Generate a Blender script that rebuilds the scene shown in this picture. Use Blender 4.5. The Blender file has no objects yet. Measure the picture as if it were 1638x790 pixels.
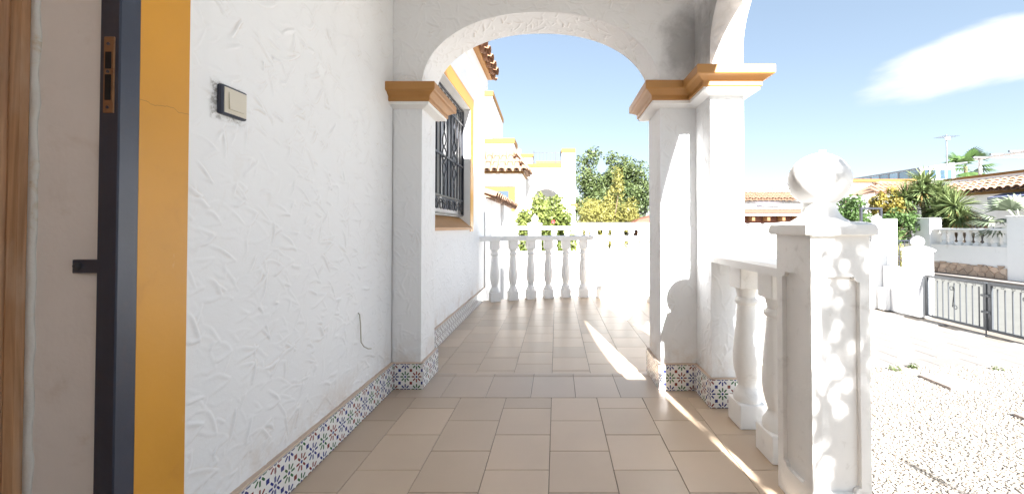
import bpy, math, random
import numpy as np
from mathutils import Matrix, Vector
random.seed(7); rng = np.random.default_rng(7)
S = bpy.context.scene
COL = S.collection
R = math.radians
PI = math.pi

# ------------------------------------------------------------------ camera
F = 607.0; W0 = 1638.0
PITCH = R(0.8)
cam = bpy.data.cameras.new('camera'); co = bpy.data.objects.new('camera', cam); COL.objects.link(co)
cam.sensor_width = 36.0; cam.lens = 36.0 * F / W0
co.location = (0, 0, 0.95); co.rotation_euler = (R(90) + PITCH, 0, 0)
cam.shift_x = -(890 - 819) / W0
cam.shift_y = -(395 - (363 - F * math.tan(PITCH))) / W0
cam.clip_start = 0.02; cam.clip_end = 6000
S.camera = co
# ------------------------------------------------------------------ light
SUN_EL = R(31.7); SUN_AZ = math.pi - math.atan(0.187)      # clockwise from +Y
S.view_settings.view_transform = 'Standard'; S.view_settings.look = 'None'
S.cycles.max_bounces = 14; S.cycles.diffuse_bounces = 10
S.view_settings.gamma = 1; S.view_settings.exposure = 3.23
w = bpy.data.worlds.new('World'); S.world = w; w.use_nodes = True
def build_world():
    nt = w.node_tree; nt.nodes.clear(); N = nt.nodes; L = nt.links
    out = N.new('ShaderNodeOutputWorld'); bg = N.new('ShaderNodeBackground'); bg.inputs[1].default_value = 0.05
    sky = N.new('ShaderNodeTexSky'); sky.sky_type = 'NISHITA'; sky.sun_disc = False
    sky.sun_elevation = SUN_EL; sky.sun_rotation = SUN_AZ
    sky.air_density = 1.0; sky.dust_density = 0.0; sky.ozone_density = 3.0
    gm = N.new('ShaderNodeGamma'); gm.inputs[1].default_value = 0.53; L.new(sky.outputs[0], gm.inputs[0])     # evens the clear sky out towards the zenith
    tc = N.new('ShaderNodeTexCoord'); sp = N.new('ShaderNodeSeparateXYZ'); L.new(tc.outputs['Generated'], sp.inputs[0])
    def m(op, a, b=None, c=None):
        n = N.new('ShaderNodeMath'); n.operation = op
        for i, v in enumerate((a, b, c)):
            if v is None: continue
            if isinstance(v, (int, float)): n.inputs[i].default_value = v
            else: L.new(v, n.inputs[i])
        return n.outputs[0]
    X, Y, Z = sp.outputs
    Ys = m('MAXIMUM', Y, 0.02)
    p = m('SUBTRACT', m('DIVIDE', X, Ys), 1.21); q = m('SUBTRACT', m('DIVIDE', Z, Ys), 0.474)
    ca, sa = math.cos(R(12)), math.sin(R(12))
    u = m('ADD', m('MULTIPLY', p, ca), m('MULTIPLY', q, sa)); v = m('SUBTRACT', m('MULTIPLY', q, ca), m('MULTIPLY', p, sa))
    cmb = N.new('ShaderNodeCombineXYZ'); L.new(m('MULTIPLY', u, 3.0), cmb.inputs[0]); L.new(m('MULTIPLY', v, 13.0), cmb.inputs[1])
    no = N.new('ShaderNodeTexNoise'); no.inputs['Scale'].default_value = 1.6; no.inputs['Detail'].default_value = 5; no.inputs['Roughness'].default_value = 0.5
    L.new(cmb.outputs[0], no.inputs['Vector'])
    # lens outline: arched top, flatter belly
    uu = m('DIVIDE', u, 0.43)
    vc = m('ADD', v, m('MULTIPLY', m('MULTIPLY', uu, uu), 0.045))
    e = m('ADD', m('POWER', m('ABSOLUTE', uu), 2.0), m('POWER', m('ABSOLUTE', m('DIVIDE', vc, 0.092)), 2.0))
    val = m('ADD', m('SUBTRACT', 1.0, e), m('MULTIPLY', m('SUBTRACT', no.outputs['Fac'], 0.5), 1.05))
    mr = N.new('ShaderNodeMapRange'); mr.interpolation_type = 'SMOOTHSTEP'
    mr.inputs['From Min'].default_value = -0.12; mr.inputs['From Max'].default_value = 0.62; L.new(val, mr.inputs['Value'])
    fac = m('MULTIPLY', mr.outputs[0], m('MULTIPLY', m('GREATER_THAN', Y, 0.05), 0.93))
    mx = N.new('ShaderNodeMix'); mx.data_type = 'RGBA'
    L.new(fac, mx.inputs[0]); L.new(gm.outputs[0], mx.inputs[6]); mx.inputs[7].default_value = (2.6, 2.65, 2.7, 1)
    L.new(mx.outputs[2], bg.inputs[0]); L.new(bg.outputs[0], out.inputs[0])
build_world()
sl = bpy.data.lights.new('sun', 'SUN'); sl.energy = 3.5; sl.angle = R(0.5); sl.color = (1.0, 0.985, 0.96)
so = bpy.data.objects.new('sun', sl); COL.objects.link(so)
so.rotation_euler = Vector((-0.187, 1.0, -1.0173 * math.tan(SUN_EL))).to_track_quat('-Z', 'Y').to_euler()
so.location = (3, -8, 9)

# ------------------------------------------------------------------ materials
def nodes_of(name):
    m = bpy.data.materials.new(name); m.use_nodes = True
    nt = m.node_tree; return m, nt, nt.nodes['Principled BSDF']
def mathn(nt, op, a, b=None, c=None):
    n = nt.nodes.new('ShaderNodeMath'); n.operation = op
    for i, v in enumerate((a, b, c)):
        if v is None: continue
        if isinstance(v, (int, float)): n.inputs[i].default_value = v
        else: nt.links.new(v, n.inputs[i])
    return n.outputs[0]
def mixc(nt, fac, a, b):
    n = nt.nodes.new('ShaderNodeMix'); n.data_type = 'RGBA'
    for i, v in ((0, fac), (6, a), (7, b)):
        if isinstance(v, (int, float)): n.inputs[i].default_value = v
        elif isinstance(v, tuple): n.inputs[i].default_value = (*v[:3], 1)
        else: nt.links.new(v, n.inputs[i])
    return n.outputs[2]
def noise(nt, vec, scale, detail=4, rough=0.55, dist=0):
    n = nt.nodes.new('ShaderNodeTexNoise'); n.inputs['Scale'].default_value = scale; n.inputs['Detail'].default_value = detail
    n.inputs['Roughness'].default_value = rough; n.inputs['Distortion'].default_value = dist
    if vec is not None: nt.links.new(vec, n.inputs['Vector'])
    return n.outputs['Fac']
def smooth(nt, v, a, b):
    n = nt.nodes.new('ShaderNodeMapRange'); n.interpolation_type = 'SMOOTHSTEP'
    n.inputs['From Min'].default_value = a; n.inputs['From Max'].default_value = b; nt.links.new(v, n.inputs['Value']); return n.outputs[0]
def geo_pos(nt, scale=(1, 1, 1)):
    g = nt.nodes.new('ShaderNodeNewGeometry'); mp = nt.nodes.new('ShaderNodeMapping'); mp.inputs['Scale'].default_value = scale
    nt.links.new(g.outputs['Position'], mp.inputs['Vector']); return mp.outputs[0]
def mat(name, col, rough=0.8, var=0.12, vscale=3.0, bump=0.0, bscale=60.0, dirt=None, dirt_amt=0.0, spec=0.4, stretch=(1, 1, 1), obrand=0.0, metallic=0.0, rvar=0.0):
    m, nt, b = nodes_of(name)
    pos = geo_pos(nt, stretch)
    f = noise(nt, pos, vscale)
    hi = tuple(min(1, c * (1 + var)) for c in col); lo = tuple(c * (1 - var) for c in col)
    c = mixc(nt, f, lo, hi)
    if dirt:
        f2 = smooth(nt, noise(nt, pos, vscale * 1.7, 6, 0.65, 0.5), 0.55, 0.8)
        c = mixc(nt, mathn(nt, 'MULTIPLY', f2, dirt_amt), c, dirt)
    if obrand:
        oi = nt.nodes.new('ShaderNodeObjectInfo')
        hs = nt.nodes.new('ShaderNodeHueSaturation'); nt.links.new(c, hs.inputs['Color'])
        nt.links.new(mathn(nt, 'ADD', 1 - obrand, mathn(nt, 'MULTIPLY', oi.outputs['Random'], 2 * obrand)), hs.inputs['Value'])
        c = hs.outputs[0]
    nt.links.new(c, b.inputs['Base Color'])
    b.inputs['Roughness'].default_value = rough; b.inputs['Specular IOR Level'].default_value = spec; b.inputs['Metallic'].default_value = metallic
    if rvar:
        nt.links.new(mathn(nt, 'ADD', rough - rvar, mathn(nt, 'MULTIPLY', noise(nt, pos, vscale * 4), 2 * rvar)), b.inputs['Roughness'])
    if bump:
        bp = nt.nodes.new('ShaderNodeBump'); bp.inputs['Strength'].default_value = bump; bp.inputs['Distance'].default_value = 0.004
        nt.links.new(noise(nt, pos, bscale, 6), bp.inputs['Height']); nt.links.new(bp.outputs[0], b.inputs['Normal'])
    return m
M = {}
def stucco_mat(name, col=(0.79, 0.80, 0.81), stain=False):
    m, nt, b = nodes_of(name)
    pos = geo_pos(nt)
    c = mixc(nt, noise(nt, pos, 1.6), tuple(x * 0.95 for x in col), tuple(min(1, x * 1.03) for x in col))
    # faint ochre dust caught on some ridges
    f = smooth(nt, noise(nt, pos, 9, 6, 0.7, 0.6), 0.57, 0.75)
    c = mixc(nt, mathn(nt, 'MULTIPLY', f, 0.10), c, (0.55, 0.45, 0.34))
    f = smooth(nt, noise(nt, geo_pos(nt, (1, 1, 0.15)), 7, 4), 0.58, 0.8)
    c = mixc(nt, mathn(nt, 'MULTIPLY', f, 0.10), c, (0.50, 0.49, 0.47))
    s3 = nt.nodes.new('ShaderNodeSeparateXYZ'); nt.links.new(pos, s3.inputs[0])
    rr_ = mathn(nt, 'MAXIMUM', mathn(nt, 'ABSOLUTE', mathn(nt, 'DIVIDE', mathn(nt, 'SUBTRACT', s3.outputs[1], 1.118), 0.056)), mathn(nt, 'ABSOLUTE', mathn(nt, 'DIVIDE', mathn(nt, 'SUBTRACT', s3.outputs[2], 1.314), 0.054)))
    sm = mathn(nt, 'MULTIPLY', mathn(nt, 'MULTIPLY', mathn(nt, 'LESS_THAN', s3.outputs[0], -0.93), mathn(nt, 'SUBTRACT', 1.0, smooth(nt, rr_, 0.85, 1.12))), smooth(nt, noise(nt, pos, 60, 5, 0.7), 0.45, 0.6))
    c = mixc(nt, mathn(nt, 'MULTIPLY', sm, 0.7), c, (0.22, 0.21, 0.19))
    lowd = mathn(nt, 'MULTIPLY', mathn(nt, 'SUBTRACT', 1.0, smooth(nt, s3.outputs[2], 0.15, 0.34)), smooth(nt, noise(nt, pos, 8, 6, 0.7), 0.38, 0.7))
    c = mixc(nt, mathn(nt, 'MULTIPLY', lowd, 0.45), c, (0.50, 0.38, 0.27))
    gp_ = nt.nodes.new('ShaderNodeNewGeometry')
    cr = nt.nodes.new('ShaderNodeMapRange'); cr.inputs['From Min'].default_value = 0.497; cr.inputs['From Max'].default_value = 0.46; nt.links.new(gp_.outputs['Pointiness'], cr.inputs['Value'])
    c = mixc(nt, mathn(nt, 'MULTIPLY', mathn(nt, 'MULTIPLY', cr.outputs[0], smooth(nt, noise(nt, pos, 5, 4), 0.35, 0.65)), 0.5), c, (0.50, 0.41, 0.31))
    if stain:
        sx = nt.nodes.new('ShaderNodeSeparateXYZ'); nt.links.new(geo_pos(nt), sx.inputs[0])
        X, Y, Z = sx.outputs
        dx = mathn(nt, 'DIVIDE', mathn(nt, 'SUBTRACT', X, 0.775), 0.17); dz = mathn(nt, 'DIVIDE', mathn(nt, 'SUBTRACT', Z, 2.03), 0.24)
        r = mathn(nt, 'ADD', mathn(nt, 'MULTIPLY', dx, dx), mathn(nt, 'MULTIPLY', dz, dz))
        val = mathn(nt, 'ADD', mathn(nt, 'SUBTRACT', 1.0, r), mathn(nt, 'MULTIPLY', mathn(nt, 'SUBTRACT', noise(nt, pos, 11, 6, 0.65), 0.5), 1.6))
        c = mixc(nt, mathn(nt, 'MULTIPLY', smooth(nt, val, -0.3, 1.0), 0.52), c, (0.10, 0.10, 0.105))
    nt.links.new(c, b.inputs['Base Color']); b.inputs['Roughness'].default_value = 0.7; b.inputs['Specular IOR Level'].default_value = 0.3
    bp = nt.nodes.new('ShaderNodeBump'); bp.inputs['Strength'].default_value = 0.25; bp.inputs['Distance'].default_value = 0.002
    nt.links.new(noise(nt, pos, 120, 5), bp.inputs['Height']); nt.links.new(bp.outputs[0], b.inputs['Normal'])
    return m
M['stucco'] = stucco_mat('white_stucco')
M['stucco_stained'] = stucco_mat('white_stucco_sooty', stain=True)
M['white'] = mat('white_masonry_paint', (0.80, 0.79, 0.775), 0.65, 0.04, 4, 0.25, 90, (0.42, 0.38, 0.33), 0.28, 0.3)
M['cast'] = mat('white_painted_cast_stone', (0.80, 0.79, 0.77), 0.6, 0.05, 9, 0.2, 70, (0.36, 0.33, 0.29), 0.42, 0.35)
M['far_white'] = mat('white_render', (0.78, 0.77, 0.76), 0.8, 0.05, 2, 0.3, 25, (0.42, 0.38, 0.34), 0.35)
M['plaster'] = mat('greying_plaster', (0.84, 0.80, 0.76), 0.75, 0.08, 5, 0.3, 50, (0.42, 0.30, 0.16), 0.25, 0.3)
M['caulk'] = mat('pale_caulk', (0.72, 0.71, 0.67), 0.7, 0.08, 14, 0.5, 80, (0.50, 0.33, 0.10), 0.7)
M['ochre'] = mat('ochre_paint', (0.40, 0.195, 0.055), 0.5, 0.12, 5, 0.3, 60, (0.36, 0.15, 0.03), 0.35, 0.4)
M['ochre_gloss'] = mat('ochre_gloss_paint', (0.60, 0.285, 0.036), 0.33, 0.10, 4, 0.12, 40, (0.40, 0.17, 0.03), 0.4, 0.35)
M['ochre_far'] = mat('ochre_trim', (0.20, 0.098, 0.020), 0.7, 0.08, 3)
M['steel_dark'] = mat('blue_black_painted_steel', (0.028, 0.037, 0.062), 0.33, 0.25, 8, 0.12, 60, (0.10, 0.05, 0.03), 0.3, 0.6)
M['iron'] = mat('black_iron', (0.018, 0.020, 0.028), 0.4, 0.2, 10, 0.1, 80, spec=0.5)
M['gate_grey'] = mat('grey_painted_iron', (0.05, 0.055, 0.062), 0.5, 0.2, 10, 0.1, 80, spec=0.5)
M['brass'] = mat('tarnished_brass', (0.30, 0.16, 0.08), 0.45, 0.3, 40, 0.2, 150, (0.07, 0.04, 0.03), 0.8, 0.5, metallic=0.5)
M['black'] = mat('black_recess', (0.006, 0.006, 0.007), 0.7, 0.1, 10)
M['tile'] = mat('beige_floor_tile', (0.52, 0.40, 0.29), 0.36, 0.10, 3.5, 0.06, 200, (0.46, 0.345, 0.26), 0.10, 0.5, obrand=0.10, rvar=0.02)
M['tile_edge'] = mat('nosing_floor_tile', (0.49, 0.385, 0.295), 0.30, 0.06, 3.5, 0.06, 200, None, 0, 0.5, obrand=0.08, rvar=0.02)
M['grout'] = mat('grey_grout', (0.17, 0.145, 0.12), 0.9, 0.25, 12)
M['mortar'] = mat('beige_mortar', (0.56, 0.44, 0.35), 0.9, 0.15, 20, 0.6, 90)
M['switch_beige'] = mat('cream_plastic', (0.62, 0.57, 0.47), 0.35, 0.03, 10, spec=0.5)
M['switch_dark'] = mat('navy_plastic', (0.03, 0.034, 0.055), 0.4, 0.1, 10, spec=0.5)
M['cable'] = mat('grey_cable', (0.42, 0.40, 0.34), 0.6, 0.1, 30)
M['gravel'] = mat('pale_gravel_stone', (0.66, 0.58, 0.48), 0.85, 0.30, 35, 0.2, 120)
M['gravel_base'] = mat('gravel_earth', (0.30, 0.265, 0.225), 0.95, 0.3, 30, 0.8, 60)
M['ground'] = mat('pale_ground', (0.36, 0.34, 0.31), 0.95, 0.15, 0.6, 0.4, 20)
M['asphalt'] = mat('sun_bleached_asphalt', (0.125, 0.124, 0.113), 0.9, 0.12, 3, 0.4, 120)
M['paver'] = mat('pale_concrete_paver', (0.165, 0.152, 0.140), 0.85, 0.10, 3, 0.4, 60, (0.13, 0.118, 0.107), 0.4, obrand=0.04)
M['kerb'] = mat('pale_kerb', (0.20, 0.175, 0.16), 0.85, 0.1, 4)
M['slab'] = mat('pink_stepping_slab', (0.24, 0.20, 0.175), 0.8, 0.1, 6, 0.3, 60)
M['terracotta'] = mat('terracotta_roof_tile', (0.30, 0.155, 0.09), 0.8, 0.25, 5, 0.3, 40, (0.20, 0.12, 0.08), 0.5, obrand=0.16)
M['terracotta_pale'] = mat('pale_terracotta_roof_tile', (0.27, 0.165, 0.108), 0.8, 0.2, 4, 0.2, 30, (0.13, 0.085, 0.06), 0.4, obrand=0.14)
M['stone'] = mat('cladding_stone', (0.50, 0.37, 0.28), 0.85, 0.25, 6, 0.6, 30, (0.55, 0.50, 0.45), 0.6, obrand=0.22)
M['glass'] = mat('window_glass', (0.05, 0.075, 0.10), 0.05, 0.1, 2, spec=0.8)
M['blind_glass'] = mat('glass_over_pale_blind', (0.20, 0.215, 0.24), 0.12, 0.1, 2, spec=0.6)
M['pane_shade_tone'] = mat('glazed_pane_shade_tone', (0.17, 0.23, 0.28), 0.1, 0.1, 2, spec=0.6, obrand=0.3)  # same enclosure glass, colour lightened for the shaded long side
M['pane_sun_tone'] = mat('glazed_pane_sun_tone', (0.045, 0.078, 0.115), 0.08, 0.1, 2, spec=0.7, obrand=0.3)  # same enclosure glass, colour darkened where the sun hits the end wall
M['door_wood'] = None
M['bark'] = mat('bark', (0.16, 0.115, 0.08), 0.9, 0.3, 12, 0.8, 40)
M['brown_roof'] = mat('terracotta_painted_timber', (0.17, 0.065, 0.04), 0.7, 0.15, 5, 0.2, 30)
M['grey_metal'] = mat('galvanised_metal', (0.13, 0.135, 0.15), 0.4, 0.1, 5, spec=0.5)
M['awning'] = mat('grey_awning_cloth', (0.30, 0.28, 0.33), 0.85, 0.05, 5)
M['awning_blue'] = mat('blue_awning_cloth', (0.15, 0.165, 0.25), 0.8, 0.05, 5)
M['dark_wood'] = mat('dark_timber_gate', (0.10, 0.065, 0.045), 0.6, 0.2, 6)
M['orange_wood'] = mat('varnished_timber', (0.20, 0.095, 0.035), 0.5, 0.2, 6)

def wood_mat():
    m, nt, b = nodes_of('weathered_varnished_wood')
    pos = geo_pos(nt, (26, 26, 0.9))
    f = noise(nt, pos, 1.6, 6, 0.6, 0.8)
    rp = nt.nodes.new('ShaderNodeValToRGB'); nt.links.new(f, rp.inputs[0])
    e = rp.color_ramp.elements; e[0].position = 0.3; e[0].color = (0.20, 0.085, 0.03, 1); e[1].position = 0.72; e[1].color = (0.62, 0.36, 0.19, 1)
    g = smooth(nt, noise(nt, geo_pos(nt, (8, 8, 2)), 2, 4), 0.5, 0.75)
    nt.links.new(mixc(nt, mathn(nt, 'MULTIPLY', g, 0.55), rp.outputs[0], (0.52, 0.38, 0.27)), b.inputs['Base Color'])
    b.inputs['Roughness'].default_value = 0.5
    bp = nt.nodes.new('ShaderNodeBump'); bp.inputs['Strength'].default_value = 0.4; bp.inputs['Distance'].default_value = 0.002
    nt.links.new(f, bp.inputs['Height']); nt.links.new(bp.outputs[0], b.inputs['Normal'])
    return m
M['door_wood'] = wood_mat()

def add_crack():
    m = M['ochre_gloss']; nt = m.node_tree; b = nt.nodes['Principled BSDF']; src = b.inputs['Base Color'].links[0].from_socket
    sx = nt.nodes.new('ShaderNodeSeparateXYZ'); nt.links.new(geo_pos(nt), sx.inputs[0])
    zz = mathn(nt, 'SUBTRACT', mathn(nt, 'SUBTRACT', sx.outputs[2], 1.246), mathn(nt, 'MULTIPLY', mathn(nt, 'SUBTRACT', noise(nt, geo_pos(nt, (0, 1, 0)), 26, 4), 0.5), 0.03))
    ln = mathn(nt, 'LESS_THAN', mathn(nt, 'ABSOLUTE', zz), 0.0008)
    c = mixc(nt, mathn(nt, 'MULTIPLY', ln, 0.45), src, (0.10, 0.05, 0.02))
    # pale worn scuffs
    sc = smooth(nt, noise(nt, geo_pos(nt, (1, 1, 0.25)), 30, 5, 0.7), 0.66, 0.76)
    nt.links.new(mixc(nt, mathn(nt, 'MULTIPLY', sc, 0.35), c, (0.66, 0.47, 0.25)), b.inputs['Base Color'])
add_crack()
def talavera_mat():
    m, nt, b = nodes_of('painted_talavera_tile')
    uvn = nt.nodes.new('ShaderNodeUVMap'); sp = nt.nodes.new('ShaderNodeSeparateXYZ'); nt.links.new(uvn.outputs[0], sp.inputs[0])
    U, V, _ = sp.outputs
    mm = lambda *a: mathn(nt, *a)
    iu = mm('FLOOR', mm('ADD', U, 0.5)); iv = mm('FLOOR', mm('ADD', V, 0.5))
    x = mm('SUBTRACT', U, iu); y = mm('SUBTRACT', V, iv)
    r = mm('SQRT', mm('ADD', mm('MULTIPLY', x, x), mm('MULTIPLY', y, y)))
    th = mm('ARCTAN2', y, x)
    k = mm('DIVIDE', th, PI / 4); da = mm('MULTIPLY', mm('SUBTRACT', k, mm('FLOOR', mm('ADD', k, 0.5))), PI / 4)
    lat = mm('ABSOLUTE', mm('MULTIPLY', r, mm('SINE', da)))
    lon = mm('MULTIPLY', r, mm('COSINE', da))
    over = mm('MAXIMUM', mm('SUBTRACT', mm('ABSOLUTE', mm('SUBTRACT', lon, 0.30)), 0.085), 0.0)
    d = mm('SQRT', mm('ADD', mm('MULTIPLY', over, over), mm('MULTIPLY', lat, lat)))
    petal = mm('LESS_THAN', d, 0.055)
    dot = mm('LESS_THAN', r, 0.085)
    sq = mm('MULTIPLY', mm('GREATER_THAN', mm('ABSOLUTE', x), 0.385), mm('GREATER_THAN', mm('ABSOLUTE', y), 0.385))
    par = mm('FLOORED_MODULO', iv, 2.0)
    ci = mm('FLOORED_MODULO', mm('SUBTRACT', iu, par), 3.0)     # 0 blue 1 green 2 red
    blue, green, red = (0.022, 0.032, 0.18), (0.03, 0.12, 0.045), (0.20, 0.035, 0.03)
    c = mixc(nt, mm('COMPARE', ci, 1.0, 0.1), blue, green); c = mixc(nt, mm('COMPARE', ci, 2.0, 0.1), c, red)
    sqp = mm('FLOORED_MODULO', mm('FLOOR', U), 2.0)
    csq = mixc(nt, sqp, blue, red)
    base = mixc(nt, noise(nt, geo_pos(nt), 14), (0.74, 0.735, 0.71), (0.80, 0.80, 0.785))
    c = mixc(nt, petal, base, c); c = mixc(nt, dot, c, blue); c = mixc(nt, sq, c, csq)
    c = mixc(nt, mm('MULTIPLY', smooth(nt, noise(nt, geo_pos(nt), 16, 5), 0.5, 0.75), 0.14), c, (0.45, 0.36, 0.27))
    nt.links.new(c, b.inputs['Base Color']); b.inputs['Roughness'].default_value = 0.18; b.inputs['Specular IOR Level'].default_value = 0.5
    return m
M['talavera'] = talavera_mat()

def leaf_mat(name, dark, light, trans=0.35, scale=2.5):
    m, nt, b = nodes_of(name)
    at = nt.nodes.new('ShaderNodeAttribute'); at.attribute_name = 'shade'
    f = mathn(nt, 'ADD', mathn(nt, 'MULTIPLY', at.outputs['Fac'], 0.7), mathn(nt, 'MULTIPLY', noise(nt, geo_pos(nt), scale), 0.3))
    c = mixc(nt, f, dark, light)
    nt.links.new(c, b.inputs['Base Color']); b.inputs['Roughness'].default_value = 0.5; b.inputs['Specular IOR Level'].default_value = 0.35
    tr = nt.nodes.new('ShaderNodeBsdfTranslucent'); nt.links.new(c, tr.inputs['Color'])
    ms = nt.nodes.new('ShaderNodeMixShader'); ms.inputs[0].default_value = trans
    out = nt.nodes['Material Output']; nt.links.new(b.outputs[0], ms.inputs[1]); nt.links.new(tr.outputs[0], ms.inputs[2]); nt.links.new(ms.outputs[0], out.inputs[0])
    return m
M['leaf_dark'] = leaf_mat('dark_glossy_leaf', (0.028, 0.052, 0.018), (0.12, 0.15, 0.052), 0.2)
M['leaf_yellow'] = leaf_mat('yellow_green_leaf', (0.12, 0.125, 0.03), (0.33, 0.30, 0.09))
M['leaf_fresh'] = leaf_mat('fresh_green_leaf', (0.06, 0.095, 0.018), (0.26, 0.295, 0.085))
M['leaf_mid'] = leaf_mat('mid_green_leaf', (0.035, 0.075, 0.02), (0.12, 0.19, 0.06))
M['leaf_yucca'] = leaf_mat('yucca_blade', (0.040, 0.085, 0.034), (0.24, 0.28, 0.11), 0.2)
M['leaf_dry'] = leaf_mat('dry_yucca_blade', (0.24, 0.15, 0.05), (0.50, 0.37, 0.16), 0.2)
M['leaf_golden'] = leaf_mat('golden_leaf', (0.14, 0.12, 0.03), (0.36, 0.29, 0.06))
M['leaf_grey'] = leaf_mat('grey_green_frond', (0.09, 0.12, 0.07), (0.30, 0.34, 0.24), 0.2)
M['petal'] = mat('red_petal', (0.5, 0.03, 0.05), 0.6)

# ------------------------------------------------------------------ object helpers
WM = {}
# The garden, street and neighbours were placed from image coordinates and are enlarged about the camera point;
# while SITE is on, meshes and positions are scaled up and shifted down as they are made.
SITE = False; CAM_SCALE = 1.308; CAM_SCALE_DROP = -0.2926  # uniform enlargement factor, and the drop that centres it on the camera
def place(o, parent=None, world=None):
    world = (world or Matrix()).copy()
    if SITE: world.translation = world.translation * CAM_SCALE + Vector((0, 0, CAM_SCALE_DROP))
    COL.objects.link(o)
    if parent is not None:
        o.parent = parent; o.matrix_parent_inverse = WM[parent.name].inverted()
    o.matrix_basis = world; WM[o.name] = world.copy(); return o
def thing(name, label, cat, loc=(0, 0, 0), group=None):
    o = bpy.data.objects.new(name, None); o.empty_display_size = 0.1
    place(o, None, Matrix.Translation(loc)); o['label'] = label; o['category'] = cat
    if group: o['group'] = group
    return o
def tag(o, label, cat, group=None):
    o['label'] = label; o['category'] = cat
    if group: o['group'] = group
    return o
def mesh_from(name, verts, faces, mats, smooth_=False, midx=None):
    if SITE: verts = [(v[0] * CAM_SCALE, v[1] * CAM_SCALE, v[2] * CAM_SCALE) for v in verts]
    me = bpy.data.meshes.new(name); me.from_pydata([tuple(v) for v in verts], [], faces)
    for m in (mats if isinstance(mats, (list, tuple)) else [mats]): me.materials.append(m)
    if midx is not None: me.polygons.foreach_set('material_index', midx)
    if smooth_: me.polygons.foreach_set('use_smooth', [True] * len(me.polygons))
    me.update(); return me
def ob(name, me, parent=None, world=None):
    return place(bpy.data.objects.new(name, me), parent, world)
def np_mesh(name, V, Fq, m, smooth_=False, shade=None):
    V = np.asarray(V, dtype=np.float32) * (CAM_SCALE if SITE else 1.0); Fq = np.asarray(Fq, dtype=np.int32); k = Fq.shape[1]
    me = bpy.data.meshes.new(name); me.vertices.add(len(V)); me.vertices.foreach_set('co', V.ravel())
    me.loops.add(Fq.size); me.loops.foreach_set('vertex_index', Fq.ravel())
    me.polygons.add(len(Fq)); me.polygons.foreach_set('loop_start', np.arange(0, Fq.size, k, dtype=np.int32))
    if smooth_: me.polygons.foreach_set('use_smooth', np.ones(len(Fq), dtype=bool))
    me.materials.append(m)
    if shade is not None:
        a = me.attributes.new('shade', 'FLOAT', 'FACE'); a.data.foreach_set('value', np.asarray(shade, dtype=np.float32))
    me.update(calc_edges=True); return me

class MB:
    """collects shapes for one mesh object"""
    def __init__(s): s.v = []; s.f = []
    def add(s, v, f):
        n = len(s.v); s.v += [tuple(p) for p in v]; s.f += [tuple(i + n for i in q) for q in f]; return s
    def box(s, x0, x1, y0, y1, z0, z1, bev=0.0):
        if bev <= 0:
            v = [(x, y, z) for z in (z0, z1) for y in (y0, y1) for x in (x0, x1)]
            return s.add(v, [(0, 2, 3, 1), (4, 5, 7, 6), (0, 1, 5, 4), (2, 6, 7, 3), (0, 4, 6, 2), (1, 3, 7, 5)])
        b = bev
        rings = []
        for z, i in ((z0, b), (z0 + b, 0), (z1 - b, 0), (z1, b)):
            xa, xb, ya, yb = x0 + i, x1 - i, y0 + i, y1 - i; c = b
            rings.append([(xa + c, ya, z), (xb - c, ya, z), (xb, ya + c, z), (xb, yb - c, z), (xb - c, yb, z), (xa + c, yb, z), (xa, yb - c, z), (xa, ya + c, z)])
        return s.loft(rings)
    def loft(s, rings, cap=True, closed=True):
        n = len(rings[0]); v = [p for r in rings for p in r]; f = []
        for i in range(len(rings) - 1):
            for j in range(n if closed else n - 1):
                k = (j + 1) % n
                f.append((i * n + j, i * n + k, (i + 1) * n + k, (i + 1) * n + j))
        if cap and closed: f.append(tuple(range(n))[::-1]); f.append(tuple((len(rings) - 1) * n + j for j in range(n)))
        return s.add(v, f)
    def lathe(s, prof, cx=0, cy=0, seg=20):
        rings = [[(cx + r * math.cos(2 * PI * j / seg), cy + r * math.sin(2 * PI * j / seg), z) for j in range(seg)] for r, z in prof]
        return s.loft(rings)
    def tube(s, pts, r, seg=6, r1=None):
        pts = [Vector(p) for p in pts]; rings = []; n = len(pts); prev = None
        for i, p in enumerate(pts):
            d = (pts[min(i + 1, n - 1)] - pts[max(i - 1, 0)]).normalized()
            if prev is None:
                a = Vector((0, 0, 1)) if abs(d.z) < 0.9 else Vector((1, 0, 0))
                u = d.cross(a).normalized()
            else:
                u = (prev - d * prev.dot(d)).normalized()
            prev = u; v = d.cross(u)
            rr = r if r1 is None else r + (r1 - r) * i / max(1, n - 1)
            rings.append([tuple(p + (u * math.cos(2 * PI * j / seg) + v * math.sin(2 * PI * j / seg)) * rr) for j in range(seg)])
        return s.loft(rings)
    def prism(s, poly, z0, z1):
        n = len(poly); v = [(x, y, z0) for x, y in poly] + [(x, y, z1) for x, y in poly]
        f = [tuple(range(n))[::-1], tuple(range(n, 2 * n))] + [(i, (i + 1) % n, n + (i + 1) % n, n + i) for i in range(n)]
        return s.add(v, f)
    def mesh(s, name, m, sm=False): return mesh_from(name, s.v, s.f, m, sm)
    def build(s, name, m, parent=None, world=None, sm=False): return ob(name, s.mesh(name, m, sm), parent, world)
def auto_smooth(me, ang=40):
    """smooth shading but keep hard edges sharper than ang"""
    me.polygons.foreach_set('use_smooth', [True] * len(me.polygons))
    me.set_sharp_from_angle(angle=R(ang)); return me
def struct(o): o['kind'] = 'structure'; return o
def stuff(o): o['kind'] = 'stuff'; return o
T = Matrix.Translation

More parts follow.
